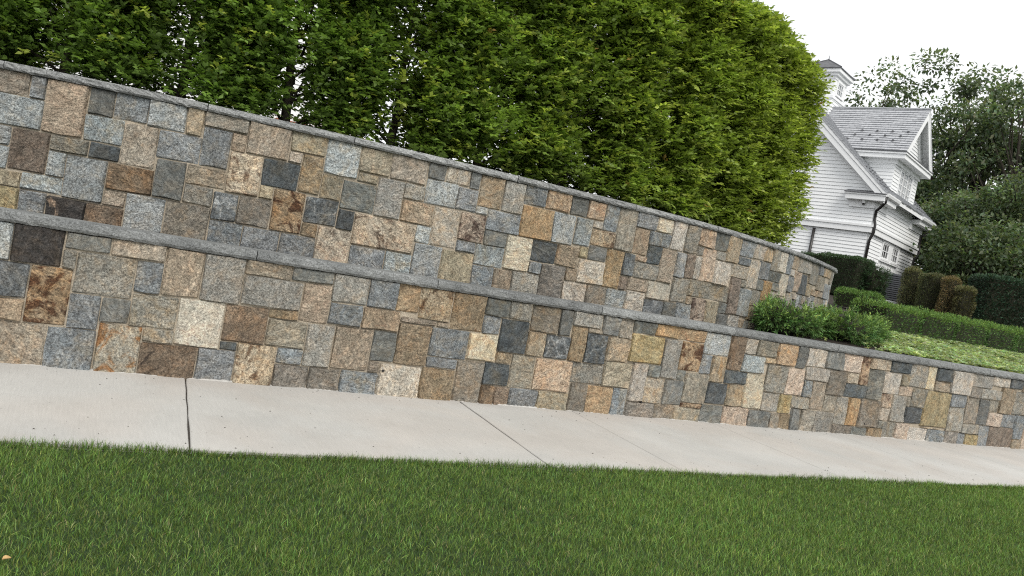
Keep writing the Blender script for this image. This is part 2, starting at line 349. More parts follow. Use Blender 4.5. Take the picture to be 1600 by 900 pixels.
# ================================================================== STONE WALLS
LOWER = """B -1600 -1280 -30 120;B -1600 -1280 120 270;B -1600 -1400 270 580;B -1600 -1410 580 840;K -1600 -1410 840 1000;Q -1600 -1410 1000 1090;B -1410 -1280 640 800;B -1410 -1280 800 940;Q -1410 -1280 940 1090;M -1400 -1280 270 460;B -1400 -1280 460 640;G -1280 -1110 -30 110;K -1280 -1110 110 240;P -1280 -1110 240 410;Q -1280 -1110 410 730;E -1280 -1110 730 1010;L -1280 -1110 1010 1090;L -1110 -820 -30 190;L -1110 -840 190 400;E -1110 -840 400 610;G -1110 -920 610 910;Q -1110 -920 910 1090;B -920 -740 610 900;E -920 -710 900 1090;T -840 -660 290 610;E -820 -575 -30 100;Q -820 -570 100 290;T -740 -610 610 790;L -708 -463 787 1085;P -660 -580 330 510;V -609 -315 509 784;O -582 -317 332 505;T -571 -138 -30 329;X -462 -115 789 1085;R -313 -22 332 786;B -138 212 -30 321;G -113 -14 790 942;K -111 214 947 1085;B -18 209 324 605;G -14 419 606 940;K 209 425 398 602;Y 214 543 -30 393;T 218 626 942 1085;B 421 627 675 937;G 425 783 395 670;G 543 787 274 391;N 545 994 -30 273;M 628 931 683 1085;C 787 1157 275 679;G 932 1267 680 1083;B 994 1307 -30 274;N 1161 1529 351 680;D 1161 1306 274 347;T 1267 1672 950 1085;G 1271 1786 691 949;U 1307 1649 -30 351;M 1529 1791 602 688;Q 1533 1886 352 597;E 1649 1964 -30 199;B 1651 1889 203 349;K 1672 2051 962 1085;O 1791 2052 603 958;G 1889 2143 202 599;E 1964 2257 -30 200;G 2052 2396 820 1085;B 2056 2376 612 815;M 2143 2507 208 609;B 2260 2625 -30 204;O 2376 2750 611 813;B 2396 2685 817 1085;M 2510 2624 208 311;K 2512 2750 315 608;P 2627 3060 -30 304;O 2685 2918 817 1085;M 2750 3087 309 714;M 2754 3127 716 771;U 2918 3265 771 1085;M 3060 3421 -30 307;B 3088 3422 310 417;B 3090 3506 419 712;T 3130 3270 710 770;M 3265 3626 713 1085;E 3426 3727 -30 415;C 3506 3835 428 709;K 3626 3906 901 1085;B 3627 3832 713 899;D 3727 4030 194 426;N 3730 3895 -30 192;D 3835 4170 547 890;T 3838 4027 431 544;N 3895 4075 -30 189;G 3906 4166 894 1085;Q 4031 4317 191 536;B 4075 4416 -30 190;E 4170 4520 801 1085;T 4170 4393 540 801;S 4322 4774 191 533;V 4394 4697 537 792;Q 4418 4800 -30 189;K 4520 4685 795 1085;G 4685 5072 925 1085;M 4697 4893 534 920;G 4776 5189 312 533;E 4800 5030 -30 309;T 4893 5073 869 922;V 4897 5180 537 866;O 5030 5367 -30 304;K 5073 5309 867 1085;T 5182 5495 588 861;A 5189 5575 308 587;Q 5309 5485 863 1085;B 5367 5579 -30 303;K 5489 5808 939 1085;A 5495 5966 612 936;P 5579 5794 167 609;E 5580 5979 -30 166;K 5794 5969 469 609;P 5796 6077 167 466;O 5809 6164 938 1085;G 5969 6228 471 931;E 5979 6287 -30 164;K 6077 6363 168 461;O 6164 6557 935 1085;R 6229 6560 586 931;K 6230 6359 466 583;Q 6287 6687 -30 150;Q 6363 6729 214 569;R 6364 6685 153 211;B 6560 6727 571 811;L 6561 6966 814 1085;K 6687 7027 -30 213;D 6729 7047 225 489;T 6730 6968 490 812;N 6968 7201 663 1085;D 6971 7323 496 660;S 7027 7455 -30 220;T 7050 7325 221 495;L 7203 7585 662 879;P 7203 7405 882 1085;C 7325 7644 222 660;Q 7405 7759 882 1085;K 7458 7840 -30 203;T 7585 7763 801 880;G 7644 8011 442 800;G 7645 7956 204 440;S 7764 8119 804 1085;E 7840 8018 -30 197;A 7960 8181 197 439;S 8011 8322 441 792;M 8018 8197 -30 196;K 8121 8293 795 1085;G 8181 8495 281 440;K 8197 8394 -30 277;P 8293 8662 840 1085;P 8322 8769 661 837;B 8324 8494 440 661;Q 8394 8626 -30 278;T 8495 8767 282 661;G 8626 9010 -30 272;K 8666 8998 839 1085;E 8769 9108 496 837;Q 8772 9008 275 496;S 9002 9363 837 1085;E 9010 9404 -30 115;G 9010 9243 118 494;T 9108 9365 689 835;D 9113 9558 499 685;O 9243 9483 115 499;R 9365 9543 687 1085;K 9404 9709 -30 111;E 9483 9906 121 496;T 9544 9971 924 1085;K 9561 9863 501 924;M 9709 10025 -30 119;P 9863 10246 612 917;T 9906 10129 228 414;R 9908 10124 415 612;G 9910 10020 120 230;D 9971 10406 917 1085;G 10025 10304 -30 226;G 10129 10461 229 608;Q 10246 10410 749 915;S 10249 10524 611 745;S 10304 10590 -30 227;G 10410 10791 750 1085;Q 10460 10520 470 610;D 10462 10835 231 465;G 10524 10832 465 745;P 10590 11022 -30 180;C 10791 11004 748 1085;A 10835 11444 212 736;T 10876 11309 180 212;D 11004 11365 892 1085;T 11007 11362 739 890;B 11022 11450 -30 174;P 11365 11872 736 1085;G 11444 11812 175 533;B 11445 11829 537 731;E 11450 11763 -30 172;B 11763 11957 -30 165;G 11813 12256 165 313;E 11832 12152 317 712;G 11872 12387 877 1085;E 11873 12138 712 875;A 11957 12257 -30 162;G 12138 12662 714 876;K 12152 12396 314 711;B 12257 12524 -30 310;P 12387 12848 933 1085;Q 12398 12664 529 714;S 12399 12796 311 526;N 12524 13153 -30 310;M 12664 13042 526 931;B 12796 13149 313 523;D 12849 13198 933 1085;G 13042 13285 535 904;B 13153 13417 146 533;T 13156 13459 -30 146;M 13200 13290 900 1090;T 13285 13573 533 784;E 13290 13570 780 1090;M 13420 13610 420 530;S 13459 13770 -30 419;G 13570 13770 730 960;P 13570 13770 960 1090;L 13610 13770 420 730;E 13770 14120 -30 150;T 13770 13960 150 440;K 13770 13960 440 640;M 13770 13960 640 940;M 13770 13960 940 1090;K 13960 14120 150 420;L 13960 14120 420 570;G 13960 14120 570 790;G 13960 14120 790 980;E 13960 14120 980 1090;G 14120 14450 -30 250;L 14120 14430 250 530;L 14120 14300 530 670;P 14120 14300 670 880;B 14120 14300 880 1090;G 14300 14430 530 750;B 14300 14430 750 930;G 14300 14430 930 1090;P 14430 14620 340 570;P 14430 14620 570 740;B 14430 14620 740 880;T 14430 14610 880 1090;T 14450 14620 -30 170;P 14450 14620 170 340;Q 14610 14780 920 1090;M 14620 14830 -30 150;Q 14620 14790 150 290;P 14620 14790 290 490;T 14620 14780 490 650;E 14620 14780 650 920;B 14780 15040 620 850;G 14780 15040 850 1090;T 14790 15040 190 320;E 14790 15040 320 480;T 14790 15040 480 620;T 14830 15040 -30 190;Q 15040 15200 -30 290;P 15040 15200 290 430;E 15040 15200 430 580;B 15040 15200 580 880;P 15040 15200 880 1090"""
UPPER = """E 600 850 1000 1170;T 600 850 1170 1430;Q 600 850 1430 1610;Q 600 850 1610 1750;P 600 830 1750 1910;L 600 840 1910 2120;G 600 840 2120 2330;B 840 1020 1920 2110;K 840 1020 2110 2330;B 850 1210 1000 1210;E 850 1210 1210 1440;E 850 1020 1440 1700;L 850 1020 1700 1920;B 1020 1210 1440 1710;G 1020 1210 1710 2010;B 1020 1210 2010 2200;B 1020 1210 2200 2330;K 1210 1470 1000 1180;T 1210 1430 1180 1390;L 1210 1430 1390 1680;G 1210 1430 1680 1940;L 1210 1430 1940 2100;K 1210 1410 2100 2330;K 1410 1570 2130 2330;B 1430 1645 1260 1580;B 1430 1650 1580 1680;Q 1430 1630 1680 1810;G 1430 1630 1810 1990;L 1430 1640 1990 2130;T 1470 1665 1000 1260;T 1566 1912 2127 2330;L 1634 1821 1677 1847;L 1643 2051 1850 2125;L 1645 1824 1465 1672;A 1646 1956 1324 1463;A 1668 1963 1000 1321;N 1826 2144 1479 1846;B 1916 2052 2128 2330;L 1956 2302 1323 1475;B 1964 2192 1000 1320;O 2053 2401 1852 2330;L 2145 2302 1480 1703;G 2146 2468 1705 1851;X 2196 2525 1000 1308;L 2303 2647 1313 1702;L 2404 2733 1853 2089;K 2405 2625 2090 2330;D 2471 2729 1705 1849;N 2526 2840 1000 1305;B 2625 2911 2092 2330;N 2650 3042 1461 1701;M 2650 2842 1310 1458;T 2733 3025 1702 2081;L 2843 3179 1000 1459;L 2911 3235 2082 2330;B 3025 3396 1824 2080;K 3045 3306 1466 1822;E 3183 3566 1000 1462;T 3239 3382 2082 2330;G 3306 3565 1464 1637;T 3308 3652 1639 1823;Q 3385 3780 2194 2330;B 3396 3647 1827 2189;V 3567 3795 1360 1625;B 3571 3872 1000 1357;O 3647 3778 2019 2193;U 3654 3954 1630 2018;T 3782 4167 2021 2330;E 3795 4092 1358 1628;B 3872 4213 1000 1352;D 3957 4299 1761 2018;A 3958 4092 1631 1760;R 4096 4395 1356 1758;Q 4171 4510 2140 2330;T 4171 4302 2021 2140;B 4217 4557 1000 1351;T 4303 4511 1761 2137;M 4397 4557 1352 1486;V 4399 4717 1487 1744;Q 4512 4719 1746 1988;L 4513 4845 1991 2330;U 4557 4893 1000 1478;K 4720 5063 1684 1970;D 4720 4889 1479 1681;A 4845 5165 2078 2330;Q 4847 5060 1974 2076;U 4893 5533 1354 1672;B 4897 5261 1000 1353;G 5064 5337 1674 2070;T 5165 5551 2071 2330;L 5261 5545 1000 1352;G 5337 5557 1903 2068;M 5339 5691 1673 1899;L 5533 5695 1490 1672;L 5545 5859 1000 1488;K 5555 5754 2159 2330;L 5559 5913 1902 2158;P 5695 5991 1493 1900;P 5758 6024 2158 2330;A 5860 6224 1000 1477;B 5913 6149 1904 2146;R 5991 6292 1599 1898;B 5992 6221 1478 1598;K 6026 6146 2150 2330;T 6149 6430 1989 2330;L 6151 6289 1902 1988;L 6224 6570 1375 1598;B 6224 6488 1000 1373;B 6292 6695 1759 1984;K 6293 6571 1600 1758;G 6432 6687 1985 2330;M 6488 6706 1000 1373;C 6572 6889 1385 1758;B 6688 6960 2117 2330;O 6695 7099 1762 2113;G 6708 7050 1000 1382;D 6889 7209 1521 1760;B 6892 7049 1385 1518;S 6963 7286 2117 2330;E 7050 7370 1000 1520;L 7099 7395 1768 2110;M 7209 7503 1527 1766;K 7287 7517 2112 2330;P 7370 7695 1000 1375;M 7372 7523 1378 1525;L 7397 7629 1790 2108;A 7503 7630 1655 1790;S 7517 7761 2112 2330;P 7523 7892 1379 1652;P 7629 7765 2017 2109;K 7632 7891 1653 1826;U 7632 7966 1829 2017;E 7695 7984 1000 1372;B 7765 7964 2019 2330;M 7892 8140 1376 1825;Q 7966 8227 1827 2330;L 7984 8267 1000 1372;V 8140 8322 1547 1823;N 8144 8255 1376 1543;O 8227 8467 1823 2140;B 8230 8556 2145 2330;M 8258 8575 1395 1543;P 8267 8576 1000 1394;S 8322 8484 1747 1822;G 8323 8704 1551 1743;B 8472 8818 1969 2143;D 8484 8705 1744 1969;C 8556 8816 2147 2330;C 8576 8980 1331 1550;V 8579 8884 1000 1328;M 8705 8965 1553 1964;P 8819 9071 1967 2330;K 8884 9123 1000 1330;B 8969 9157 1649 1963;G 8981 9287 1346 1648;G 9071 9310 1972 2330;B 9123 9410 1000 1345;N 9158 9319 1660 1969;G 9287 10187 1446 1659;T 9290 9410 1340 1450;S 9310 9646 2093 2330;G 9313 9451 1975 2088;P 9319 9454 1662 1971;R 9410 9684 1000 1442;S 9454 9740 1661 2090;K 9650 9946 2094 2330;Q 9684 9897 1000 1441;G 9740 9949 1975 2092;P 9742 10127 1661 1973;A 9897 10005 1000 1442;T 9949 10285 1977 2330;K 10005 10280 1000 1293;K 10007 10187 1294 1445;P 10127 10597 1801 1976;N 10187 10457 1303 1801;G 10280 10560 1000 1302;B 10285 10659 2102 2330;B 10289 10597 1979 2097;G 10457 10597 1685 1799;L 10460 10799 1303 1684;Q 10560 10740 1000 1130;M 10560 10740 1130 1260;P 10597 10911 1697 2098;P 10659 11014 2115 2330;L 10740 10900 1000 1255;G 10799 11110 1464 1695;A 10801 11062 1259 1462;E 10900 11060 1000 1130;Q 10900 11060 1130 1260;K 10911 11111 1695 1855;B 10911 11256 1857 2114;T 11015 11253 2116 2330;B 11060 11240 1000 1250;Q 11060 11230 1250 1460;G 11110 11230 1460 1560;O 11111 11449 1565 1855;B 11230 11550 1300 1550;G 11240 11590 1000 1300;G 11256 11521 2018 2330;K 11259 11688 1861 2017;K 11449 11689 1734 1858;G 11450 11550 1550 1730;C 11521 11822 2020 2330;Q 11550 11740 1310 1570;Q 11550 11740 1570 1680;B 11590 11830 1000 1310;C 11689 11985 1681 2017;B 11740 11830 1310 1540;M 11740 11830 1540 1680;B 11822 12028 2018 2330;Q 11830 12120 1000 1210;E 11830 12080 1210 1420;K 11830 12050 1420 1660;B 11985 12207 1767 2015;T 12028 12346 2125 2330;P 12030 12210 2010 2120;G 12050 12310 1500 1770;G 12080 12310 1310 1500;G 12120 12320 1000 1160;E 12120 12320 1160 1310;S 12207 12486 1796 2111;K 12310 12520 1360 1680;P 12310 12510 1680 1770;B 12320 12630 1000 1230;K 12320 12520 1230 1360;G 12351 12946 2111 2330;D 12486 12895 1768 2095;L 12520 12630 1230 1480;L 12520 12630 1480 1765;G 12630 12910 1000 1150;T 12630 12910 1150 1460;K 12630 12910 1460 1620;K 12630 12790 1620 1770;G 12790 12910 1620 1770;Q 12898 13199 1772 1972;B 12910 13120 1000 1170;L 12910 13110 1170 1300;B 12910 13110 1300 1440;K 12910 13110 1440 1670;E 12910 13110 1670 1770;G 12946 13516 1976 2330;E 13110 13310 1290 1600;B 13110 13310 1600 1770;G 13120 13320 1000 1290;M 13199 13756 1804 1911;L 13310 13560 1340 1490;L 13310 13560 1490 1710;B 13310 13470 1710 1800;G 13320 13660 1000 1130;L 13320 13650 1130 1340;B 13470 13560 1710 1800;B 13516 13864 2162 2330;Q 13517 14082 1911 2161;B 13560 13650 1340 1580;G 13560 13650 1580 1800;B 13650 13940 1250 1400;B 13650 13940 1400 1630;Q 13650 13940 1630 1800;E 13660 13940 1000 1250;M 13760 14080 1800 1910;T 13864 14564 2165 2330;B 13940 14160 1000 1140;L 13940 14160 1140 1290;G 13940 14160 1290 1610;Q 13940 14160 1610 1795;B 14082 14741 1797 2080;Q 14160 14360 1000 1150;B 14160 14360 1150 1310;G 14160 14360 1310 1590;E 14160 14320 1590 1800;B 14320 14540 1600 1795;T 14360 14720 1000 1200;Q 14360 14540 1200 1350;G 14360 14540 1350 1600;K 14540 14740 1200 1360;T 14540 14740 1360 1590;P 14540 14740 1590 1800;Q 14560 14740 2080 2330;B 14720 14920 1000 1200;B 14740 14900 1200 1370;G 14740 14900 1370 1680;L 14740 14900 1680 1990;L 14740 14900 1990 2330;K 14900 15050 1290 1440;B 14900 15050 1440 1620;L 14900 15050 1620 1760;E 14900 15050 1760 1920;E 14900 15050 1920 2220;E 14900 15050 2220 2330;G 14920 15050 1000 1290"""
def stone_mesh(w, h, rnd):
    """rough squared block, face towards -Y, centred on x and z"""
    g = .0018
    w = max(w-2*g, .02); h = max(h-2*g, .02)
    nx_ = 4 if w > .16 else 3; nz_ = 4 if h > .16 else 3
    proud = rnd.uniform(.006, .026); tilt_x = rnd.uniform(-.009, .009); tilt_z = rnd.uniform(-.009, .009)
    ed = min(.010, w*.2, h*.2)
    xs = [-w/2, -w/2+ed]+[-w/2+ed+(w-2*ed)*k/(nx_-2) for k in range(1, nx_-2)]+[w/2-ed, w/2]
    zs = [-h/2, -h/2+ed]+[-h/2+ed+(h-2*ed)*k/(nz_-2) for k in range(1, nz_-2)]+[h/2-ed, h/2]
    V = []; F = []
    NX = len(xs); NZ = len(zs)
    cor = rnd.uniform(.0, .014)
    for j, z in enumerate(zs):
        for i, x in enumerate(xs):
            bx = i in (0, NX-1); bz = j in (0, NZ-1)
            if bx or bz:
                y = .006+rnd.uniform(-.002, .002)
                xx = x+(rnd.uniform(-.006, .0025)*(1 if i else -1) if bx else 0); zz = z+(rnd.uniform(-.006, .0025)*(1 if j else -1) if bz else 0)
                if bx and bz: xx -= math.copysign(cor, x); zz -= math.copysign(cor, z)
            else:
                y = -proud+tilt_x*x/w*2+tilt_z*z/h*2+rnd.uniform(-.009, .008); xx = x+rnd.uniform(-.008, .008); zz = z+rnd.uniform(-.008, .008)
            V.append((xx, y, zz))
    for j in range(NZ-1):
        for i in range(NX-1):
            F.append((j*NX+i, j*NX+i+1, (j+1)*NX+i+1, (j+1)*NX+i))
    ring = [i for i in range(NX)]+[j*NX+NX-1 for j in range(1, NZ)]+[(NZ-1)*NX+i for i in range(NX-2, -1, -1)]+[j*NX for j in range(NZ-2, 0, -1)]
    n0 = len(V)
    for k in ring: V.append((V[k][0], .06, V[k][2]))
    for k in range(len(ring)):
        k2 = (k+1) % len(ring); F.append((ring[k], n0+k, n0+k2, ring[k2]))
    return V, F
rs = random.Random(11)
def coping_slab(pts, nrm, z0, z1, back, mat, parent, seed, rock=.007):
    """pts: polyline of the front edge, nrm: unit vectors pointing to the back; rock-faced front, sawn top"""
    rr = random.Random(seed); V = []; F = []; k = len(pts); rows = 5
    for i in range(k):
        p = np.array(pts[i]); n = np.array(nrm[i]); end = i in (0, k-1)
        t = [0, .25, .55, .82, 1.0]
        for j, q in enumerate(t):
            off = rr.uniform(-rock, rock)+(.012 if j == 0 else 0)+(.005 if j == 4 else 0)
            if j in (1, 2): off -= .004
            zz = z0+(z1-z0)*q+(rr.uniform(-.004, .004) if 0 < j < 4 else (rr.uniform(-.0025, .0025) if j == 0 else 0))
            V.append((p[0]+n[0]*off, p[1]+n[1]*off, zz))
        V.append((p[0]+n[0]*back, p[1]+n[1]*back, z1)); V.append((p[0]+n[0]*back, p[1]+n[1]*back, z0))
    m = rows+2
    for i in range(k-1):
        for j in range(m):
            a = i*m+j; b = i*m+(j+1) % m
            F.append((a, a+m, b+m, b))
    F.append(tuple(range(m-1, -1, -1))); F.append(tuple((k-1)*m+j for j in range(m)))
    F = [tuple(reversed(f)) for f in F]
    o = mesh_obj('coping_slab', V, F, mat, parent); o.location = (0, rr.uniform(-.004, .004), rr.uniform(-.003, .001)); return o

# ---- lower wall: straight
lw = tag(empty('retaining_wall', (6.5, WALL_Y, 0)), 'long straight lower wall of squared multicoloured stones beside the sidewalk', 'stone wall')
m = MB(); m.box(-9-6.5, 18-6.5, .010, .40, -.12, 1.084); m.build('mortar_core', MORTAR, lw)
for e in LOWER.split(';'):
    c, a, b_, z0, z1 = e.split(); a, b_, z0, z1 = [int(q)/1000 for q in (a, b_, z0, z1)]
    Vs, Fs = stone_mesh(b_-a, z1-z0, rs)
    o = mesh_obj('stone', Vs, Fs, ST[c], lw); o.location = ((a+b_)/2-6.5, 0, (z0+z1)/2)
V = []; F = []; rc = random.Random(8); nC = 900
for i in range(nC+1):
    x = -3+18.5*i/nC-6.5; dpt = max(.0, .003+.005*math.sin(i*.13)+.004*math.sin(i*.041)+rc.uniform(-.006, .006)); h = max(.001, dpt*.55+rc.uniform(-.002, .004))
    V += [(x, .008, h+.004), (x, -.012-dpt*.5, h*.8+.002), (x, -.016-dpt, .0005)]
for i in range(nC):
    a = i*3; F += [(a, a+1, a+4, a+3), (a+1, a+2, a+5, a+4)]
mesh_obj('cement_crust', V, [tuple(reversed(f)) for f in F], CONCRETE, lw)
cj = [-9, -6, -3.4, -1.0, 1.335, 3.05, 5.0, 6.96, 8.8, 10.5, 12.2, 14.0, 16.0, 18.0]
for i, (a, b_) in enumerate(zip(cj[:-1], cj[1:])):
    n = max(4, int((b_-a)/.042)); xs = np.linspace(a+.0045, b_-.0045, n)
    coping_slab([(x-6.5, -.045) for x in xs], [(0, 1)]*n, 1.0865, 1.172, .39, DARKSTONE, lw, 100+i, .0045)

for wx, wz in ((2.66, .235), (5.78, .17), (9.62, .17)):
    m = MB(); m.tube([(wx-6.5, -.030, wz), (wx-6.5, .05, wz)], .013, 8); m.build('weep_hole', PIPE, lw)
# ---- upper wall: bowed, turning back at the right end
CPTS = [(-4.5,9.9),(-2.4,9.0),(-0.9,8.43),(0.3,8.03),(1.5,7.81),(2.8,7.69),(4.2,7.65),(5.6,7.66),(6.8,7.79),(7.9,8.08),(8.9,8.45),(9.9,8.87),(10.9,9.4),(11.8,9.95),(12.5,10.55),(12.9,11.3),(12.95,12.2),(12.6,13.2),(11.9,14.2)]
def catmull(P, n=24):
    P = np.array(P, float); out = []
    for i in range(1, len(P)-2):
        p0, p1, p2, p3 = P[i-1:i+3]
        for k in range(n):
            t = k/n; out.append(.5*((2*p1)+(-p0+p2)*t+(2*p0-5*p1+4*p2-p3)*t*t+(-p0+3*p1-3*p2+p3)*t**3))
    out.append(P[-2]); return np.array(out)
CURVE = catmull(CPTS)
TAN = np.gradient(CURVE, axis=0); TAN /= np.linalg.norm(TAN, axis=1)[:, None]
NRM = np.stack([-TAN[:, 1], TAN[:, 0]], 1)       # to the back of the wall
FACE = CURVE+NRM*.05
SARC = np.concatenate([[0], np.cumsum(np.linalg.norm(np.diff(FACE, axis=0), axis=1))])
def face_at(s):
    p = np.array([np.interp(s, SARC, FACE[:, 0]), np.interp(s, SARC, FACE[:, 1])])
    t = np.array([np.interp(s, SARC, TAN[:, 0]), np.interp(s, SARC, TAN[:, 1])]); t /= np.linalg.norm(t)
    return p, t, np.array([-t[1], t[0]])
uw = tag(empty('curved_retaining_wall', (6.0, 7.7, 1.0)), 'tall bowed upper wall of squared multicoloured stones under the leafy trees', 'stone wall')
OX, OY, OZ = 6.0, 7.7, 1.0
V = []; F = []
for i in range(0, len(FACE), 3):
    p = FACE[i]; n = NRM[i]
    for d in (.010, .36):
        q = p+n*d
        V += [(q[0]-OX, q[1]-OY, .85-OZ), (q[0]-OX, q[1]-OY, 2.325-OZ)]
k = len(V)//4
for i in range(k-1):
    a = i*4
    F += [(a, a+4, a+5, a+1), (a+2, a+3, a+7, a+6), (a+1, a+5, a+7, a+3), (a, a+2, a+6, a+4)]
F += [(0, 1, 3, 2), ((k-1)*4, (k-1)*4+2, (k-1)*4+3, (k-1)*4+1)]
mesh_obj('mortar_core', V, F, MORTAR, uw)
for e in UPPER.split(';'):
    c, a, b_, z0, z1 = e.split(); a, b_, z0, z1 = [int(q)/1000 for q in (a, b_, z0, z1)]
    Vs, Fs = stone_mesh(b_-a, z1-z0, rs)
    pa, _, _ = face_at(a); pb, _, _ = face_at(b_); mid = (pa+pb)/2; ch = pb-pa
    o = mesh_obj('stone', Vs, Fs, ST[c], uw); o.location = (mid[0]-OX, mid[1]-OY, (z0+z1)/2-OZ); o.rotation_euler = (0, 0, math.atan2(ch[1], ch[0]))
slab_len = [1.5, 1.7, 1.35, 1.8, 1.6, 1.45, 1.75]; s = 0.2; i = 0
while s < SARC[-1]-.4:
    e = min(s+slab_len[i % 7], SARC[-1]-.05); n = max(4, int((e-s)/.042))
    ss = np.linspace(s+.0045, e-.0045, n); P_ = []; N_ = []
    for q in ss:
        p, t, nn = face_at(q); p = p-nn*.05; P_.append((p[0]-OX, p[1]-OY)); N_.append(nn)
    coping_slab(P_, N_, 2.326-OZ, 2.392-OZ, .46, BLUESTONE, uw, 300+i, .007)
    s = e; i += 1
# planting terrace held up by the curved wall
V = [(2.0-OX+OX, 24.0, 2.24)]; idx = [i for i in range(0, len(FACE), 4)]
for i in idx:
    q = FACE[i]+NRM[i]*.30; V.append((q[0], q[1], 2.24))
V += [(-14, 24, 2.24), (-14, 11, 2.24)]
n = len(idx)
F = [(0, i+1, i+2) for i in range(n-1)]+[(0, n+1, n+2), (0, n+2, 1)]
V += [(12, 24, 2.24)]; F.append((0, n, n+3))
F = [tuple(reversed(f)) if False else f for f in F]
tag(mesh_obj('terrace_soil', V, F, MULCH), kind='structure')

# ================================================================== WHITE CARRIAGE HOUSE (local a = along the side, b = along the gable, w = height)
KX, KY, KW = 27.37, 21.82, 2.58; TH = R(21.804)
hs_ = tag(empty('carriage_house', (KX, KY, KW), TH), 'white clapboard house with grey slate roof, dormer and cupola behind the hedge', 'house')
def Hb(mb, name, mat, parent=None, kind=None, smooth=False):
    mb.v = [(p[0], p[1], p[2]-KW) for p in mb.v]
    return mb.build(name, mat, parent or hs_, smooth, kind)
EAVE = 6.75; SL = 0.92; RID_B = 4.55; RID_W = EAVE+SL*(RID_B+.4); LEN = 7.5; GW = 9.1
BELT0, BELT1 = 5.16, 5.47
def roof_w(b): return EAVE+SL*(b+.4)
m = MB(); m.box(.10, LEN-.1, .10, GW-.1, KW-.3, 5.3)
m.prism([(.02, .02, 5.3), (.02, GW-.02, 5.3), (.02, GW-.02, roof_w(0)-.12), (.02, RID_B, RID_W-.2), (.02, .02, roof_w(0)-.12)], (LEN-.04, 0, 0))
Hb(m, 'wall', WHITE)
def siding(mb, org, ud, nd_, length_fn, z0, z1, exp=.147, holes=()):
    """lapped boards on a vertical face; length_fn(z) -> (u0,u1)"""
    org = np.array(org, float); ud = np.array(ud, float); nn = np.array(nd_, float)
    z = z0
    while z < z1-.01:
        zt = min(z+exp, z1); zm = (z+zt)/2
        u0, u1 = length_fn(zt)
        segs = [(u0, u1)] if u1-u0 > .02 else []
        for (h0, h1, hz0, hz1) in holes:
            if hz0 < zt-.01 and hz1 > z+.01:
                ns = []
                for a, b in segs:
                    if h1 <= a or h0 >= b: ns.append((a, b)); continue
                    if h0 > a: ns.append((a, h0))
                    if h1 < b: ns.append((h1, b))
                segs = ns
        for a, b in segs:
            def P(u, off, zz): q = org+ud*u+nn*off; return (q[0], q[1], zz)
            mb.hexa([P(a, -.02, z), P(a, .032, z), P(b, .032, z), P(b, -.02, z), P(a, -.02, zt), P(a, .006, zt), P(b, .006, zt), P(b, -.02, zt)])
        z += exp
m = MB()
siding(m, (.10, 0, 0), (0, 1, 0), (-1, 0, 0), lambda z: (.10, GW-.1), KW-.2, BELT0)
siding(m, (.02, 0, 0), (0, 1, 0), (-1, 0, 0), lambda z: (.02, GW-.02) if z < EAVE+.3 else (max(.02, (z-EAVE)/SL-.4+.12), min(GW-.02, 2*RID_B-((z-EAVE)/SL-.4+.12))), BELT1, RID_W-.3)
WINS = [(2.32, 3.29), (3.81, 4.78)]
siding(m, (0, .10, 0), (1, 0, 0), (0, -1, 0), lambda z: (.10, LEN-.1), KW-.2, BELT0, holes=[(2.15, 4.95, 4.26, BELT0)])
siding(m, (0, .02, 0), (1, 0, 0), (0, -1, 0), lambda z: (.02, LEN-.02), BELT1, EAVE-.2, holes=[(2.40, 4.56, 6.95, 9)])
DA0, DA1, DRA, DEW = 1.55, 5.30, 3.425, 8.75; DSL = (11.02-DEW)/(DRA-1.2)
siding(m, (0, .02, 0), (1, 0, 0), (0, -1, 0), lambda z: (DA0, DA1) if z < DEW+.1 else (DRA-(11.02-z)/DSL+.12, DRA+(11.02-z)/DSL-.12), EAVE-.2, 10.8, holes=[(2.40, 4.56, 6.95, 8.42)])
siding(m, (DA0+.0, 0, 0), (0, 1, 0), (-1, 0, 0), lambda z: (0, max(.05, (z-EAVE)/SL-.4+.05)), EAVE-.3, DEW-.1)
siding(m, (DA1, 0, 0), (0, 1, 0), (1, 0, 0), lambda z: (0, max(.05, (z-EAVE)/SL-.4+.05)), EAVE-.3, DEW-.1)
Hb(m, 'siding', SIDING, kind='stuff')
# dormer core
m = MB(); m.prism([(DA0+.02, .03, EAVE-.4), (DA1-.02, .03, EAVE-.4), (DA1-.02, .03, DEW+.05), (DRA, .03, 10.85), (DA0+.02, .03, DEW+.05)], (0, 3.2, 0)); dorm = Hb(m, 'dormer_wall', WHITE)
# belt course
m = MB()
m.box(-.05, LEN+.05, -.05, .03, BELT0, BELT1-.09); m.box(-.05, .03, .03, GW, BELT0, BELT1-.09)
m.box(-.09, LEN+.09, -.09, .02, BELT1-.09, BELT1); m.box(-.09, .02, .02, GW, BELT1-.09, BELT1)
Hb(m, 'belt_course', WHITE)
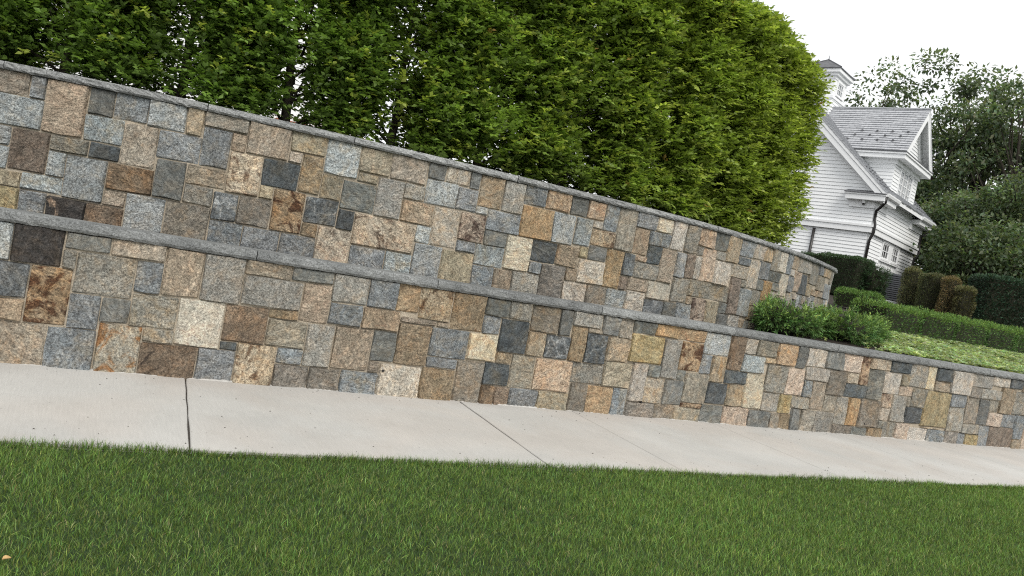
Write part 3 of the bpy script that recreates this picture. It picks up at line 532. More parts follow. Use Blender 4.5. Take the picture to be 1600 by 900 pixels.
# corner boards are mitred on this house; main roof slopes
def slab(mb, p, th):   # p: 4 points of the top face (ccw), extruded down
    mb.prism([tuple(np.array(q)-np.array((0, 0, th))) for q in p], (0, 0, th))
m = MB()
slab(m, [(-.35, -.42, EAVE), (LEN+.35, -.42, EAVE), (LEN+.35, RID_B, RID_W), (-.35, RID_B, RID_W)], .16)
slab(m, [(-.35, RID_B, RID_W), (LEN+.35, RID_B, RID_W), (LEN+.35, 2*RID_B+.42, EAVE), (-.35, 2*RID_B+.42, EAVE)], .16)
roof = Hb(m, 'roof', WHITE)
def slates(mb, org, ud, sd_, un, L, run, ex, sw, rnd, u_of=None):
    """rows of slates on a slope. org lower-left, ud along the eave, sd_ up the slope, un unit normal"""
    org = np.array(org, float); ud = np.array(ud, float); sd_ = np.array(sd_, float); un = np.array(un, float)
    k = 0; d = 0.0
    while d < run:
        d1 = min(d+ex, run); u0, u1 = (0, L) if u_of is None else u_of(d)
        u = u0-(sw*.5 if k % 2 else 0)
        while u < u1:
            a = max(u+.006, u0); b = min(u+sw-.006, u1)
            if b-a > .03:
                t0 = .05+rnd.uniform(-.008, .010); j = rnd.uniform(-.012, .012)
                P = lambda uu, dd, h: tuple(org+ud*uu+sd_*dd+un*h)
                mb.hexa([P(a, d+j, -.01), P(b, d+j, -.01), P(b, d1, -.01), P(a, d1, -.01), P(a, d+j, t0), P(b, d+j, t0), P(b, d1, .012), P(a, d1, .012)])
            u += sw
        d += ex; k += 1
q = math.hypot(1, SL); rsl = random.Random(5)
m = MB(); slates(m, (-.37, -.44, EAVE), (1, 0, 0), (0, 1/q, SL/q), (0, -SL/q, 1/q), LEN+.74, (RID_B+.44)*q, .17, .30, rsl)
sl1 = Hb(m, 'roof_slates', SLATE, kind='stuff')
m = MB(); m.box(-.39, LEN+.39, RID_B-.12, RID_B+.12, RID_W-.02, RID_W+.06); Hb(m, 'ridge_cap', SLATE_D)
# rake boards, soffits, gutter, cornice returns
m = MB()
for sgn in (0, 1):
    f = (lambda b: b) if not sgn else (lambda b: 2*RID_B-b)
    m.prism([(-.33, f(-.40), EAVE-.17), (-.33, f(RID_B), RID_W-.17), (-.33, f(RID_B), RID_W-.45), (-.33, f(-.40), EAVE-.42)], (.05, 0, 0))
    m.prism([(-.06, f(-.05), EAVE+.18), (-.06, f(RID_B), RID_W-.17), (-.06, f(RID_B), RID_W-.62), (-.06, f(-.05), EAVE-.20)], (.06, 0, 0))
Hb(m, 'rake_board', WHITE)
for (a, b_, c_, d_) in ((-.33, 1.45, -.02, DA0), (5.55, LEN+.33, DA1, LEN+.02)):
    m = MB(); m.box(a, b_, -.38, .03, EAVE-.36, EAVE-.17); m.box(c_, d_, -.06, .03, EAVE-.62, EAVE-.358); Hb(m, 'eave_soffit', WHITE)
for (a, b_) in ((-.36, 1.50), (5.45, LEN+.36)):
    m = MB(); m.prism([(a, -.40, EAVE-.19), (a, -.50, EAVE-.15), (a, -.53, EAVE-.06), (a, -.53, EAVE-.02), (a, -.50, EAVE-.02), (a, -.40, EAVE-.04)], (b_-a, 0, 0)); Hb(m, 'gutter', WHITE)
m = MB(); m.box(-.36, .0, -.41, 1.12, EAVE-.34, EAVE-.14); m.box(-.40, .0, -.45, 1.16, EAVE-.14, EAVE-.09); m.box(-.08, .0, .0, 1.0, EAVE-.62, EAVE-.34)
Hb(m, 'cornice_return', WHITE)
m = MB(); m.prism([(-.43, -.46, EAVE-.088), (-.43, 1.18, EAVE-.088), (-.0, 1.18, EAVE+.06), (-.0, -.46, EAVE+.06)], (0, 0, .025)); Hb(m, 'return_flashing', SLATE_D)
# dormer roof
qd = math.hypot(1, DSL)
m = MB()
for sg in (-1, 1):
    e = DRA+sg*(DRA-1.2)
    pts = [(e, -.42, DEW), (DRA, -.42, 11.02), (DRA, 4.6, 11.02), (e, 2.35, DEW)]
    if sg > 0: pts = pts[::-1]
    m.prism([tuple(np.array(p)-np.array((0, 0, .15))) for p in pts], (0, 0, .15))
Hb(m, 'dormer_roof', WHITE)
m = MB()
slates(m, (1.18, -.44, DEW), (0, 1, 0), (1/qd, 0, DSL/qd), (-DSL/qd, 0, 1/qd), 5.0, (DRA-1.18)*qd, .17, .30, rsl, u_of=lambda d: (0, 2.55+.12+(d/qd)*DSL/SL))
slates(m, (2*DRA-1.18, -.44, DEW), (0, 1, 0), (-1/qd, 0, DSL/qd), (DSL/qd, 0, 1/qd), 5.0, (DRA-1.18)*qd, .17, .30, rsl, u_of=lambda d: (0, 2.55+.12+(d/qd)*DSL/SL))
Hb(m, 'dormer_slates', SLATE, kind='stuff')
m = MB(); m.box(DRA-.1, DRA+.1, -.45, 4.6, 11.03, 11.085); Hb(m, 'dormer_ridge_cap', SLATE)
m = MB()
for sg in (-1, 1):
    e = DRA+sg*(DRA-1.2)
    m.prism([(e, -.41, DEW-.16), (DRA, -.41, 10.86), (DRA, -.41, 10.58), (e-sg*.28, -.41, DEW-.16)], (0, .05, 0))
    m.prism([(e-sg*.2, -.06, DEW+.0), (DRA, -.06, 10.86), (DRA, -.06, 10.45), (e-sg*.6, -.06, DEW+.0)], (0, .06, 0))
m.box(1.2, 2*DRA-1.2, -.40, .0, DEW-.30, DEW-.12); m.box(1.15, 2*DRA-1.15, -.45, .0, DEW-.12, DEW-.05); m.box(DA0-.05, DA1+.05, -.07, 0, DEW-.48, DEW-.30)
m.box(1.2, DA0, 0, 2.5, DEW-.30, DEW-.12); m.box(1.15, DA0, 0, 2.5, DEW-.12, DEW-.05)
m.box(DA0-.06, DA0, 0, 2.3, DEW-.48, DEW-.30)
Hb(m, 'dormer_cornice', WHITE)
m = MB(); m.box(1.13, 2*DRA-1.13, -.47, .0, DEW-.048, DEW-.02); m.box(1.13, 1.5, 0, 2.5, DEW-.048, DEW-.02); Hb(m, 'dormer_flashing', SLATE_D)
# snow guards
m = MB()
for row in range(3):
    for k in range(4):
        d = (.62+row*.34)*1.0; b = .75+k*.62-row*.2
        p = np.array((1.18+d/qd, b-.44, DEW+d*DSL/qd)); 
        m.box(p[0]-.05, p[0]+.02, p[1]-.035, p[1]+.035, p[2]-.01, p[2]+.10)
for row in range(2):
    for a in list(np.arange(-.15+row*.2, 1.5, .4))+list(np.arange(5.6+row*.2, LEN+.2, .4)):
        for kk in range(2):
            b = -.1+row*.28+kk*.5
            m.box(a-.035, a+.035, b-.05, b+.02, roof_w(b), roof_w(b)+.09)
Hb(m, 'snow_guards', SLATE_D, kind='stuff')
# windows
def window(a0, a1, w0, w1, cols, rows, glass, y=.02, bottom_rail=.06, axis='b'):
    def bx(mb, u0, u1, d0, d1, z0, z1):
        if axis == 'b': mb.box(u0, u1, y-d1, y-d0, z0, z1)
        else: mb.box(y-d1, y-d0, u0, u1, z0, z1)
    c = .10
    f = MB(); bx(f, a0-c, a0, -.03, .055, w0-.02, w1+c); bx(f, a1, a1+c, -.03, .055, w0-.02, w1+c); bx(f, a0, a1, -.03, .055, w1, w1+c); bx(f, a0-c-.03, a1+c+.03, -.03, .09, w0-.09, w0-.02)
    win = Hb(f, 'window', WHITE)
    g = MB(); bx(g, a0, a1, -.02, .0, w0-.02, w1); Hb(g, 'pane', glass, win)
    s_ = MB(); bx(s_, a0, a0+.05, .0, .03, w0-.02, w1); bx(s_, a1-.05, a1, .0, .03, w0-.02, w1); bx(s_, a0+.05, a1-.05, .0, .03, w1-.05, w1); bx(s_, a0+.05, a1-.05, .0, .03, w0-.02, w0+bottom_rail-.02)
    for k in range(1, cols): u = a0+(a1-a0)*k/cols; bx(s_, u-.017, u+.017, .002, .022, w0, w1-.05)
    for k in range(1, rows): z = w0+(w1-w0)*k/rows; bx(s_, a0+.05, a1-.05, .003, .024, z-.017, z+.017)
    Hb(s_, 'sash', WHITE, win)
for a0, a1 in WINS: window(a0, a1, 4.42, 5.05, 3, 2, GLASS, y=.10)
m = MB(); m.box(2.14, 4.96, .02, .10, 4.27, 4.345); m.box(3.39, 3.71, .05, .10, 4.345, BELT0); Hb(m, 'window_sill', WHITE)
for k in range(3):
    a0 = 2.50+k*.68; window(a0, a0+.58, 7.10, 8.22, 2, 4, BLIND)
# downpipes
m = MB(); m.tube([(-.25, -.42, EAVE-.18), (-.20, -.42, EAVE-.36), (-.05, -.20, EAVE-.58), (.03, -.07, EAVE-.70), (.03, -.07, BELT1+.22), (.03, -.125, BELT1+.02), (.05, -.12, BELT0+.02), (.10, .0, BELT0-.30), (.10, .02, KW)], .058, 7); Hb(m, 'downpipe', PIPE, smooth=True)
m = MB(); m.tube([(LEN+.25, -.42, EAVE-.18), (LEN+.2, -.42, EAVE-.36), (LEN+.05, -.2, EAVE-.58), (LEN-.04, -.07, EAVE-.70), (LEN-.04, -.06, BELT1+.1), (LEN-.04, -.13, BELT1-.02), (LEN-.08, -.12, BELT0), (LEN-.12, .02, BELT0-.25), (LEN-.12, .02, KW)], .058, 7); Hb(m, 'downpipe', PIPE, smooth=True)
m = MB(); m.tube([(.04, 2.25, 5.1), (.04, 2.25, KW)], .06, 7); Hb(m, 'downpipe', PIPE, smooth=True)
# dome lamp under the return
m = MB(); m.tube([(-.16, .42, EAVE-.34), (-.16, .42, EAVE-.42), (-.16, .42, EAVE-.47)], [.075, .075, .06], 10); dome = Hb(m, 'camera_housing', WHITE)
m = MB(); m.tube([(-.16, .42, EAVE-.47), (-.16, .42, EAVE-.52), (-.16, .42, EAVE-.545)], [.058, .045, .01], 10); Hb(m, 'camera_lens', PIPE, dome)
# cupola
CA, CB = 3.8, 4.5; hw = .78
m = MB(); m.box(CA-hw, CA+hw, CB-hw, CB+hw, 10.2, 12.55); cup = Hb(m, 'cupola', WHITE)
m = MB()
siding(m, (CA-hw, CB-hw, 0), (0, 1, 0), (-1, 0, 0), lambda z: (0, 2*hw), 10.3, 11.42); siding(m, (CA-hw, CB-hw, 0), (1, 0, 0), (0, -1, 0), lambda z: (0, 2*hw), 10.3, 11.42)
Hb(m, 'cupola_siding', SIDING, cup, kind='stuff')
m = MB(); h2 = hw+.06
m.box(CA-h2, CA+h2, CB-h2, CB+h2, 11.40, 11.52); m.box(CA-hw-.03, CA+hw+.03, CB-hw-.03, CB+hw+.03, 12.28, 12.42); m.box(CA-hw-.12, CA+hw+.12, CB-hw-.12, CB+hw+.12, 12.42, 12.55); m.box(CA-1.0, CA+1.0, CB-1.0, CB+1.0, 12.55, 12.70)
Hb(m, 'cupola_cornice', WHITE, cup)
m = MB(); ap = (CA, CB, 13.41); e = 1.04
cn = [(CA-e, CB-e, 12.70), (CA+e, CB-e, 12.70), (CA+e, CB+e, 12.70), (CA-e, CB+e, 12.70)]; c2 = [(p[0], p[1], 12.745) for p in cn]
m.hexa(cn+c2)
for k in range(4): m.tri(c2[k], c2[(k+1) % 4], ap)
for k in range(4): m.tube([c2[k], ap], .035, 5)
m.tube([ap, (CA, CB, 13.62)], [.03, .006], 5)
Hb(m, 'cupola_roof', SLATE_D, cup)
for ax in ('b', 'a'):
    cc = CA if ax == 'b' else CB; yy = (CB if ax == 'b' else CA)-hw
    window(cc-.38, cc+.38, 11.66, 12.22, 3, 2, BLIND, y=yy, axis=ax)

# ================================================================== WHITE HOUSE BEHIND THE TREES
bh = tag(empty('main_house', (-3.5, 19.0, 2.24)), 'white clapboard wall of a house glimpsed through the left trees', 'house')
m = MB(); m.box(-14, 9.0, .03, 6, 0, 7.5); m.build('wall', WHITE, bh)
m = MB(); siding(m, (-14, .03, 0), (1, 0, 0), (0, -1, 0), lambda z: (0, 23.0), 1.55, 7.4, exp=.19); m.build('siding', SIDING, bh)['kind'] = 'stuff'
m = MB(); m.box(6.9, 9.1, -.35, .0, 1.28, 1.42); m.build('brick_course', BRICK, bh)
for k in range(3): m = MB(); m.box(-14, 9.1, -.75-.35*k, -.35, 1.28-.2*(k+1)+.02, 1.28-.2*(k+1)+.14); m.build('step', GREYSTEP, bh)
m = MB(); m.box(-14, 9.05, -.3, .0, 0, 1.27); m.build('plinth', ACDARK, bh)

# ================================================================== AIR CONDITIONER
p = at_dist(1388, 31.0)
ac = tag(empty('condenser_unit', (p[0], p[1], 2.50), TH+R(8)), 'grey louvred air conditioning condenser standing against the white house wall', 'air conditioner'); ac.scale = (.9, .9, .86)
m = MB(); m.box(-.40, .40, -.40, .40, .06, .98); m.build('coil_core', ACDARK, ac)
m = MB(); m.box(-.46, .46, -.46, .46, 0, .07); m.build('base_pan', ACGREY, ac)
m = MB(); m.box(-.46, .46, -.46, .46, .98, 1.06); m.build('top_cover', ACGREY, ac)
for sx in (-1, 1):
    for sy in (-1, 1):
        m = MB(); m.box(min(sx*.46, sx*.40), max(sx*.46, sx*.40), min(sy*.46, sy*.40), max(sy*.46, sy*.40), .07, .98); m.build('corner_post', ACGREY, ac)
m = MB()
for k in range(11):
    z = .10+k*.08
    for sy in (-1, 1): m.box(-.40, .40, min(sy*.44, sy*.405), max(sy*.44, sy*.405), z, z+.05)
    for sx in (-1, 1): m.box(min(sx*.44, sx*.405), max(sx*.44, sx*.405), -.40, .40, z, z+.05)
m.build('louvres', ACGREY, ac)['kind'] = 'stuff'

# ================================================================== ROW OF UPRIGHT TREES ABOVE THE WALL
ORD = ['first', 'second', 'third', 'fourth', 'fifth', 'sixth', 'seventh', 'eighth', 'ninth', 'tenth', 'eleventh', 'twelfth', 'thirteenth']
ROW = FACE+NRM*.78
def limb(m, p0, p1, r0, r1, rr, seg=4, sag=.06, sides=5):
    p0 = np.array(p0); p1 = np.array(p1); path = []
    for k in range(seg+1):
        t = k/seg; path.append(p0*(1-t)+p1*t+np.array([rr.uniform(-sag, sag), rr.uniform(-sag, sag), 0])*math.sin(math.pi*t))
    m.tube(path, [r0+(r1-r0)*k/seg for k in range(seg+1)], sides)
def row_tree(idx, s, height, thin, nspray, warm, label):
    g = np.random.default_rng(900+idx); rr = random.Random(900+idx)
    p = np.array([np.interp(s, SARC, ROW[:, 0]), np.interp(s, SARC, ROW[:, 1])]); _, t, n = face_at(s)
    base = np.array([p[0], p[1], 2.24])
    root = tag(empty('hedge_tree', tuple(base), math.atan2(t[1], t[0])), label, 'tree', 'upright trees in a row above the curved wall')
    # local: x along the row, y away from the viewer, z up
    H = height-2.24
    m = MB(); limb(m, (0, 0, -.05), (rr.uniform(-.1, .1), rr.uniform(-.1, .1), H*.93), .055, .012, rr, 7, .05, 7); tr = m.build('trunk', BARK, root, smooth=True)
    m = MB()
    for k in range(34):
        z = .12+(H*.85)*(k/34)+rr.uniform(-.05, .05); q = rr.uniform(0, 6.28); L = rr.uniform(.5, .95)
        limb(m, (0, 0, z), (math.cos(q)*L*.8, math.sin(q)*L*.62, z+rr.uniform(.25, .75)), .018, .005, rr, 4, .07, 4)
    m.build('branches', BARK, tr)
    # sprays of leaves, mostly near the clipped outer faces
    N0 = nspray; th = np.where(g.uniform(0, 1, N0) < .36, g.uniform(0, np.pi, N0), g.uniform(-np.pi, 0, N0)); z = g.uniform(0.02, 1, N0)**.92
    ex = .62; cx_ = np.sign(np.cos(th))*np.abs(np.cos(th))**ex; sy_ = np.sign(np.sin(th))*np.abs(np.sin(th))**ex
    dep = 1-np.abs(g.normal(0, .30, N0)); dep = np.clip(dep, .15, 1.05)
    taper = np.where(z > .86, 1-.55*((z-.86)/.14)**2, 1.0)*np.where(z < .12, .80+z*1.6, 1.0)
    P = np.stack([cx_*(.90 if idx < 9 else .76)*dep*taper, sy_*.60*dep*taper, .08+z*H], 1)
    W_ = P+base
    lm = lumps(W_, 77, 2.6)
    keep = (lm+g.normal(0, .55, N0)) > (-1.0+thin*1.0*np.clip(1-z*2.2, 0, 1)+.15*thin); keep &= ~((z < .05) & (g.uniform(0, 1, N0) < .25+.4*thin))
    P = P[keep]; cx_ = cx_[keep]; sy_ = sy_[keep]; z = z[keep]; dep = dep[keep]; lm = lm[keep]; n_ = len(P)
    out = unit(np.stack([cx_*.8, sy_*1.15, np.full(n_, .75)], 1)+g.normal(0, .42, (n_, 3)))
    P = P+unit(np.stack([cx_*.8, sy_*1.15, 0*z], 1))*(.02+.12*lm)[:, None]
    K = 9
    L_ = g.uniform(.16, .30, n_)
    tcol = np.exp(g.normal(0, .20, (n_, 1)))*np.exp(.26*lm)[:, None]
    young = ((dep > .88) & (g.uniform(0, 1, n_) < .16+.3*warm)).astype(float)[:, None]
    basec = np.array([.134, .212, .047])*(1-warm*.75)+np.array([.238, .290, .050])*warm*.75
    c_sp = basec*tcol*(1-young)+np.array([.32, .38, .080])*np.exp(g.normal(0, .2, (n_, 1)))*young
    red = (g.uniform(0, 1, n_) < .006) & (dep > .9)
    PP = []; DD = []; NN = []; TT = []; LL = []
    side = unit(np.cross(out, np.array([0, 0, 1.0])))
    nrm = unit(np.cross(side, out)+out*.55+g.normal(0, .25, (n_, 3)))
    for k in range(K):
        f = (k+.5)/K; sg = 1 if k % 2 else -1
        pos = P+out*(L_*f)[:, None]+np.array([0, 0, -1.0])*(L_*.25*f*f)[:, None]
        d = unit(out*(.55+.5*f)+side*sg*(1.0-.55*f)+np.array([0, 0, -.18])+g.normal(0, .28, (n_, 3)))
        PP.append(pos); DD.append(d); NN.append(nrm+g.normal(0, .30, (n_, 3)))
        c = c_sp*np.exp(g.normal(0, .13, (n_, 1)))*(1+.18*(f-.5))
        if k >= K-3: c = np.where(red[:, None], np.array([.33, .22, .07]), c)
        TT.append(c); LL.append(g.uniform(.062, .092, n_)*(1-.2*f))
    PP = np.concatenate(PP); LL = np.concatenate(LL)
    leaves_obj('crown', PP, np.concatenate(DD), np.concatenate(NN), LL, LL*.60, np.clip(np.concatenate(TT), .003, .9), LEAF, root, fold=.16)
row_s = [0.7, 1.85, 3.0, 4.15, 5.3, 6.4, 7.5, 8.65, 9.75, 10.75, 11.65]
for i, s in enumerate(row_s):
    thin = .15 if i in (0, 1) else (.32 if i == 2 else (.28 if i == 3 else .0))
    warm = 0.0 if i < 4 else min(1.0, (i-3)/7.0)
    lab = 'leafy green upright tree, %s from the left in the row above the curved wall' % ORD[i] if i < len(row_s)-1 else 'yellow-green upright tree at the right end of the row above the curved wall'
    row_tree(i, s, 5.32 if i < 10 else 5.2, thin, 5300 if i < 9 else 4800, warm, lab)

# ================================================================== HEDGES, BUSHES, GROUND COVER
def hedge_shape(root, boxes, dens, leaf, wid, colr, colr2, seed, mat=NEEDLE, rough=.06, tops=True, shoot=1.0, p2=.3, nname='foliage'):
    """clipped foliage over rounded boxes (x0,x1,y0,y1,z0,z1) in local coordinates with an added opaque dark core that blocks light"""
    g = np.random.default_rng(seed); core = MB(); Ps = []; Ns = []
    for (x0, x1, y0, y1, z0, z1) in boxes:
        ins = min(.10, (x1-x0)*.2, (y1-y0)*.2, (z1-z0)*.25)
        core.box(x0+ins, x1-ins, y0+ins, y1-ins, z0, z1-ins)
        ax, ay, az = x1-x0, y1-y0, z1-z0
        ar = np.array([ay*az, ay*az, ax*az, ax*az, ax*ay]); n = int(ar.sum()*dens); f = g.choice(5, n, p=ar/ar.sum())
        u = g.uniform(0, 1, n); v = g.uniform(0, 1, n)
        P = np.zeros((n, 3)); N = np.zeros((n, 3))
        for k in range(5):
            q = f == k
            if k < 2: P[q] = np.stack([np.full(q.sum(), x0 if k == 0 else x1), y0+u[q]*ay, z0+v[q]*az], 1); N[q, 0] = -1 if k == 0 else 1
            elif k < 4: P[q] = np.stack([x0+u[q]*ax, np.full(q.sum(), y0 if k == 2 else y1), z0+v[q]*az], 1); N[q, 1] = -1 if k == 2 else 1
            else: P[q] = np.stack([x0+u[q]*ax, y0+v[q]*ay, np.full(q.sum(), z1)], 1); N[q, 2] = 1
        # round the box edges
        c = np.array([(x0+x1)/2, (y0+y1)/2, (z0+z1)/2]); hlf = np.array([ax, ay, az])/2
        r = min(.22, hlf.min()*.8)
        inner = np.clip(P, c-hlf+r, c+hlf-r); inner[:, 2] = np.where(P[:, 2] < c[2], P[:, 2], inner[:, 2])
        dv = P-inner; ln = np.linalg.norm(dv, axis=1, keepdims=True); N = np.where(ln > 1e-6, dv/(ln+1e-9), N); P = inner+N*np.minimum(ln, r)
        Ps.append(P); Ns.append(N)
    P = np.concatenate(Ps); N = np.concatenate(Ns); n = len(P)
    base = np.array(root.location)
    lm = lumps(P+base, seed+5, 5.0)
    P = P+N*(rough*lm-np.abs(g.normal(0, rough*1.3, n)))[:, None]
    D = unit(N+np.array([0, 0, .55*shoot])+g.normal(0, .55, (n, 3)))
    Nn = unit(np.cross(D, g.normal(0, 1, (n, 3))))
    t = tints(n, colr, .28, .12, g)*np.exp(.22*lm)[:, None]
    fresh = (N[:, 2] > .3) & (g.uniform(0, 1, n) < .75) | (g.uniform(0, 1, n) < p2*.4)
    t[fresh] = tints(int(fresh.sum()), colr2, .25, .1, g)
    L = leaf*g.uniform(.7, 1.35, n)
    core.build('opaque_core', CORE_DARK, root)  # solid dark box added to block light, standing for the twiggy inside
    leaves_obj(nname, P, D, Nn, L, wid*g.uniform(.8, 1.3, n), t, mat, root, fold=.1)
def bush(root, ells, dens, leaf, wid, colr, colr2, seed, mat=NEEDLE, shag=.055):
    """loose rounded bush made of overlapping ellipsoids (cx,cy,cz,rx,ry,rz) with projecting shoots"""
    g = np.random.default_rng(seed); PP = []; NN = []; core = MB()
    for (cx0, cy0, cz0, rx, ry, rz) in ells:
        rz = rz*.92; n = int(4*math.pi*((rx*ry+ry*rz+rx*rz)/3)*dens)
        d = unit(g.normal(0, 1, (n, 3))); q = np.array([rx, ry, rz])
        PP.append(d*q+np.array([cx0, cy0, cz0])); NN.append(unit(d/q))
        rings = 5; pts = []
        b0 = len(core.v)
        for j in range(rings+1):
            f = math.pi*j/rings
            for k in range(8):
                a = 2*math.pi*k/8; core.v.append((cx0+.8*rx*math.sin(f)*math.cos(a), cy0+.8*ry*math.sin(f)*math.sin(a), max(-.05, cz0+.8*rz*math.cos(f))))
        for j in range(rings):
            for k in range(8): core.f.append((b0+j*8+k, b0+j*8+(k+1) % 8, b0+(j+1)*8+(k+1) % 8, b0+(j+1)*8+k))
    P = np.concatenate(PP); N = np.concatenate(NN); n = len(P)
    keep = np.ones(n, bool)
    for (cx0, cy0, cz0, rx, ry, rz) in ells: keep &= (((P-np.array([cx0, cy0, cz0]))/np.array([rx, ry, rz]))**2).sum(1) > .88
    keep &= P[:, 2] > -.02
    P = P[keep]; N = N[keep]; n = len(P)
    lm = lumps(P+np.array(root.location), seed+5, 6.5)
    K = 7; S = g.uniform(.5, 1.3, n)*(1+.5*lm)
    out = unit(N+np.array([0, 0, .45])+g.normal(0, .45, (n, 3))); st = P-N*g.uniform(0, .10, n)[:, None]+N*(shag*lm)[:, None]
    side = unit(np.cross(out, g.normal(0, 1, (n, 3))))
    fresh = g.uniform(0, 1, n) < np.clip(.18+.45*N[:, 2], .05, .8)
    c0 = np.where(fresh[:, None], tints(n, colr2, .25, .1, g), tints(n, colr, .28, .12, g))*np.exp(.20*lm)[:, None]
    A, B_, C_, T_, L_ = [], [], [], [], []
    for k in range(K):
        f = (k+.5)/K; sg = 1 if k % 2 else -1
        A.append(st+out*(shag*1.5*S*f)[:, None]); B_.append(out*.7+side*sg*(1.1-f)+g.normal(0, .25, (n, 3))); C_.append(np.cross(out, side)+g.normal(0, .4, (n, 3))); T_.append(c0*np.exp(g.normal(0, .15, (n, 1)))*(.8+.4*f)); L_.append(leaf*g.uniform(.7, 1.3, n))
    core.build('opaque_core', CORE_DARK, root)  # solid dark blobs added to stop light passing through the leaves
    L = np.concatenate(L_)
    leaves_obj('foliage', np.concatenate(A), np.concatenate(B_), np.concatenate(C_), L, wid*np.ones(len(L)), np.clip(np.concatenate(T_), .003, .9), mat, root, fold=.1)

YEW = (.075, .145, .038); YEWF = (.175, .275, .066); YEWD = (.026, .052, .020); YEWDF = (.042, .082, .028)
# two rounded yews in front of the curved wall
p = at_dist(1243, 12.25); r1 = tag(empty('yew_bush', (p[0], p[1], 1.19), R(22)), 'loose dark green yew bush against the foot of the curved wall, left one', 'bush', 'rounded yews by the curved wall')
bush(r1, [(-.35, .0, .18, .60, .42, .25), (.30, .02, .18, .58, .42, .26), (.0, .10, .20, .50, .33, .25), (-.60, -.02, .16, .32, .30, .28)], 520, .045, .013, YEW, YEWF, 41)
p = at_dist(1336, 13.6); r2 = tag(empty('yew_bush', (p[0], p[1], 1.20), R(22)), 'rounded green yew bush beside the pale ground cover, right one', 'bush', 'rounded yews by the curved wall')
bush(r2, [(-.55, .0, .20, .58, .42, .27), (.05, .02, .20, .58, .45, .29), (.52, .05, .18, .44, .40, .26)], 520, .045, .013, YEW, YEWF, 42)
# long clipped hedge on the slope
def seg_hedge(name, label, cat, pa, pb, za, zb, width, height, dens, leaf, wid, c1, c2, seed, rough=.05, group=None, nseg=8):
    pa = np.array(pa); pb = np.array(pb); L = np.linalg.norm(pb-pa); th = math.atan2(pb[1]-pa[1], pb[0]-pa[0])
    root = tag(empty(name, (pa[0], pa[1], za), th), label, cat, group)
    bx_ = []
    for k in range(nseg):
        z0 = (zb-za)*(k+.5)/nseg; bx_.append((L*k/nseg-.03, L*(k+1)/nseg+.03, -width/2, width/2, z0-.05, z0+height))
    if abs(zb-za) < 1e-6: bx_ = [(0, L, -width/2, width/2, -.05, height)]
    hedge_shape(root, bx_, dens, leaf, wid, c1, c2, seed, rough=rough)
    return root
pa = at_dist(1352, 16.5); pb = np.array([27.0, 11.9])
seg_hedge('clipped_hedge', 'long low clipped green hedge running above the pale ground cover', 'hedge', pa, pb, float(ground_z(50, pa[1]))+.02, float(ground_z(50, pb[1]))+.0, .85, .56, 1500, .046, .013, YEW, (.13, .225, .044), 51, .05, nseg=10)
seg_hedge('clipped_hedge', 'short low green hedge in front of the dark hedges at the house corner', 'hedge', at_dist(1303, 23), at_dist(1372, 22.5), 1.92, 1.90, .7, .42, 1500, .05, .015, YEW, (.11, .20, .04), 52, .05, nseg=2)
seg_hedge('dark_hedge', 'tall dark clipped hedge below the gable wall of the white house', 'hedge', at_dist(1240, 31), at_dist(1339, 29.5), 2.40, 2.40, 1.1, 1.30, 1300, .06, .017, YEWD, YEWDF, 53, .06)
r = at_dist(1357, 29.6); hb = tag(empty('dark_hedge', (r[0], r[1], 2.35), R(-20)), 'dark shaggy hedge block at the house corner beside the condenser', 'hedge')
bush(hb, [(-.14, 0, .58, .24, .34, .68), (.10, 0, .54, .24, .34, .62), (.24, 0, .84, .15, .2, .25)], 330, .06, .018, YEWD, YEWDF, 54, shag=.09)
# browned arborvitae blocks
BR = (.108, .116, .050); BRF = (.148, .148, .062); OR = (.165, .130, .060); ORF = (.20, .158, .070)
def arb(px_, d, w, dpt, h, z, c1, c2, seed, label):
    p = at_dist(px_, d); o = tag(empty('arborvitae', (p[0], p[1], z), R(-28)), label, 'shrub', 'browning clipped shrubs behind the long hedge')
    hedge_shape(o, [(-w/2, w/2, -dpt/2, dpt/2, -.05, h)], 1900, .055, .016, c1, c2, seed, rough=.06, p2=.5)
arb(1411, 28.6, .5, .5, 1.36, 2.20, BR, BRF, 61, 'olive-brown clipped shrub next to the condenser')
arb(1446, 28.0, .66, .6, 1.34, 2.12, (.060, .072, .026), BR, 62, 'olive-green clipped shrub, second of the browning row')
arb(1475, 27.6, .5, .5, 1.30, 2.10, OR, ORF, 63, 'orange-brown clipped shrub in the middle of the browning row')
arb(1500, 27.2, .52, .5, 1.10, 2.05, (.062, .060, .020), BRF, 64, 'square-topped olive shrub at the right end of the browning row')
arb(1428, 29.8, .4, .4, 1.25, 2.25, YEWD, YEWDF, 65, 'small dark green shrub squeezed between two browning shrubs')
# dark hedge on the right
seg_hedge('dark_hedge', 'long dark evergreen hedge at the right behind the low clipped hedge', 'hedge', at_dist(1516, 32), np.array([38.0, 12.0]), 2.25, 1.9, 1.2, 1.75, 1000, .085, .035, (.028, .056, .032), (.048, .088, .048), 55, .07, nseg=4)
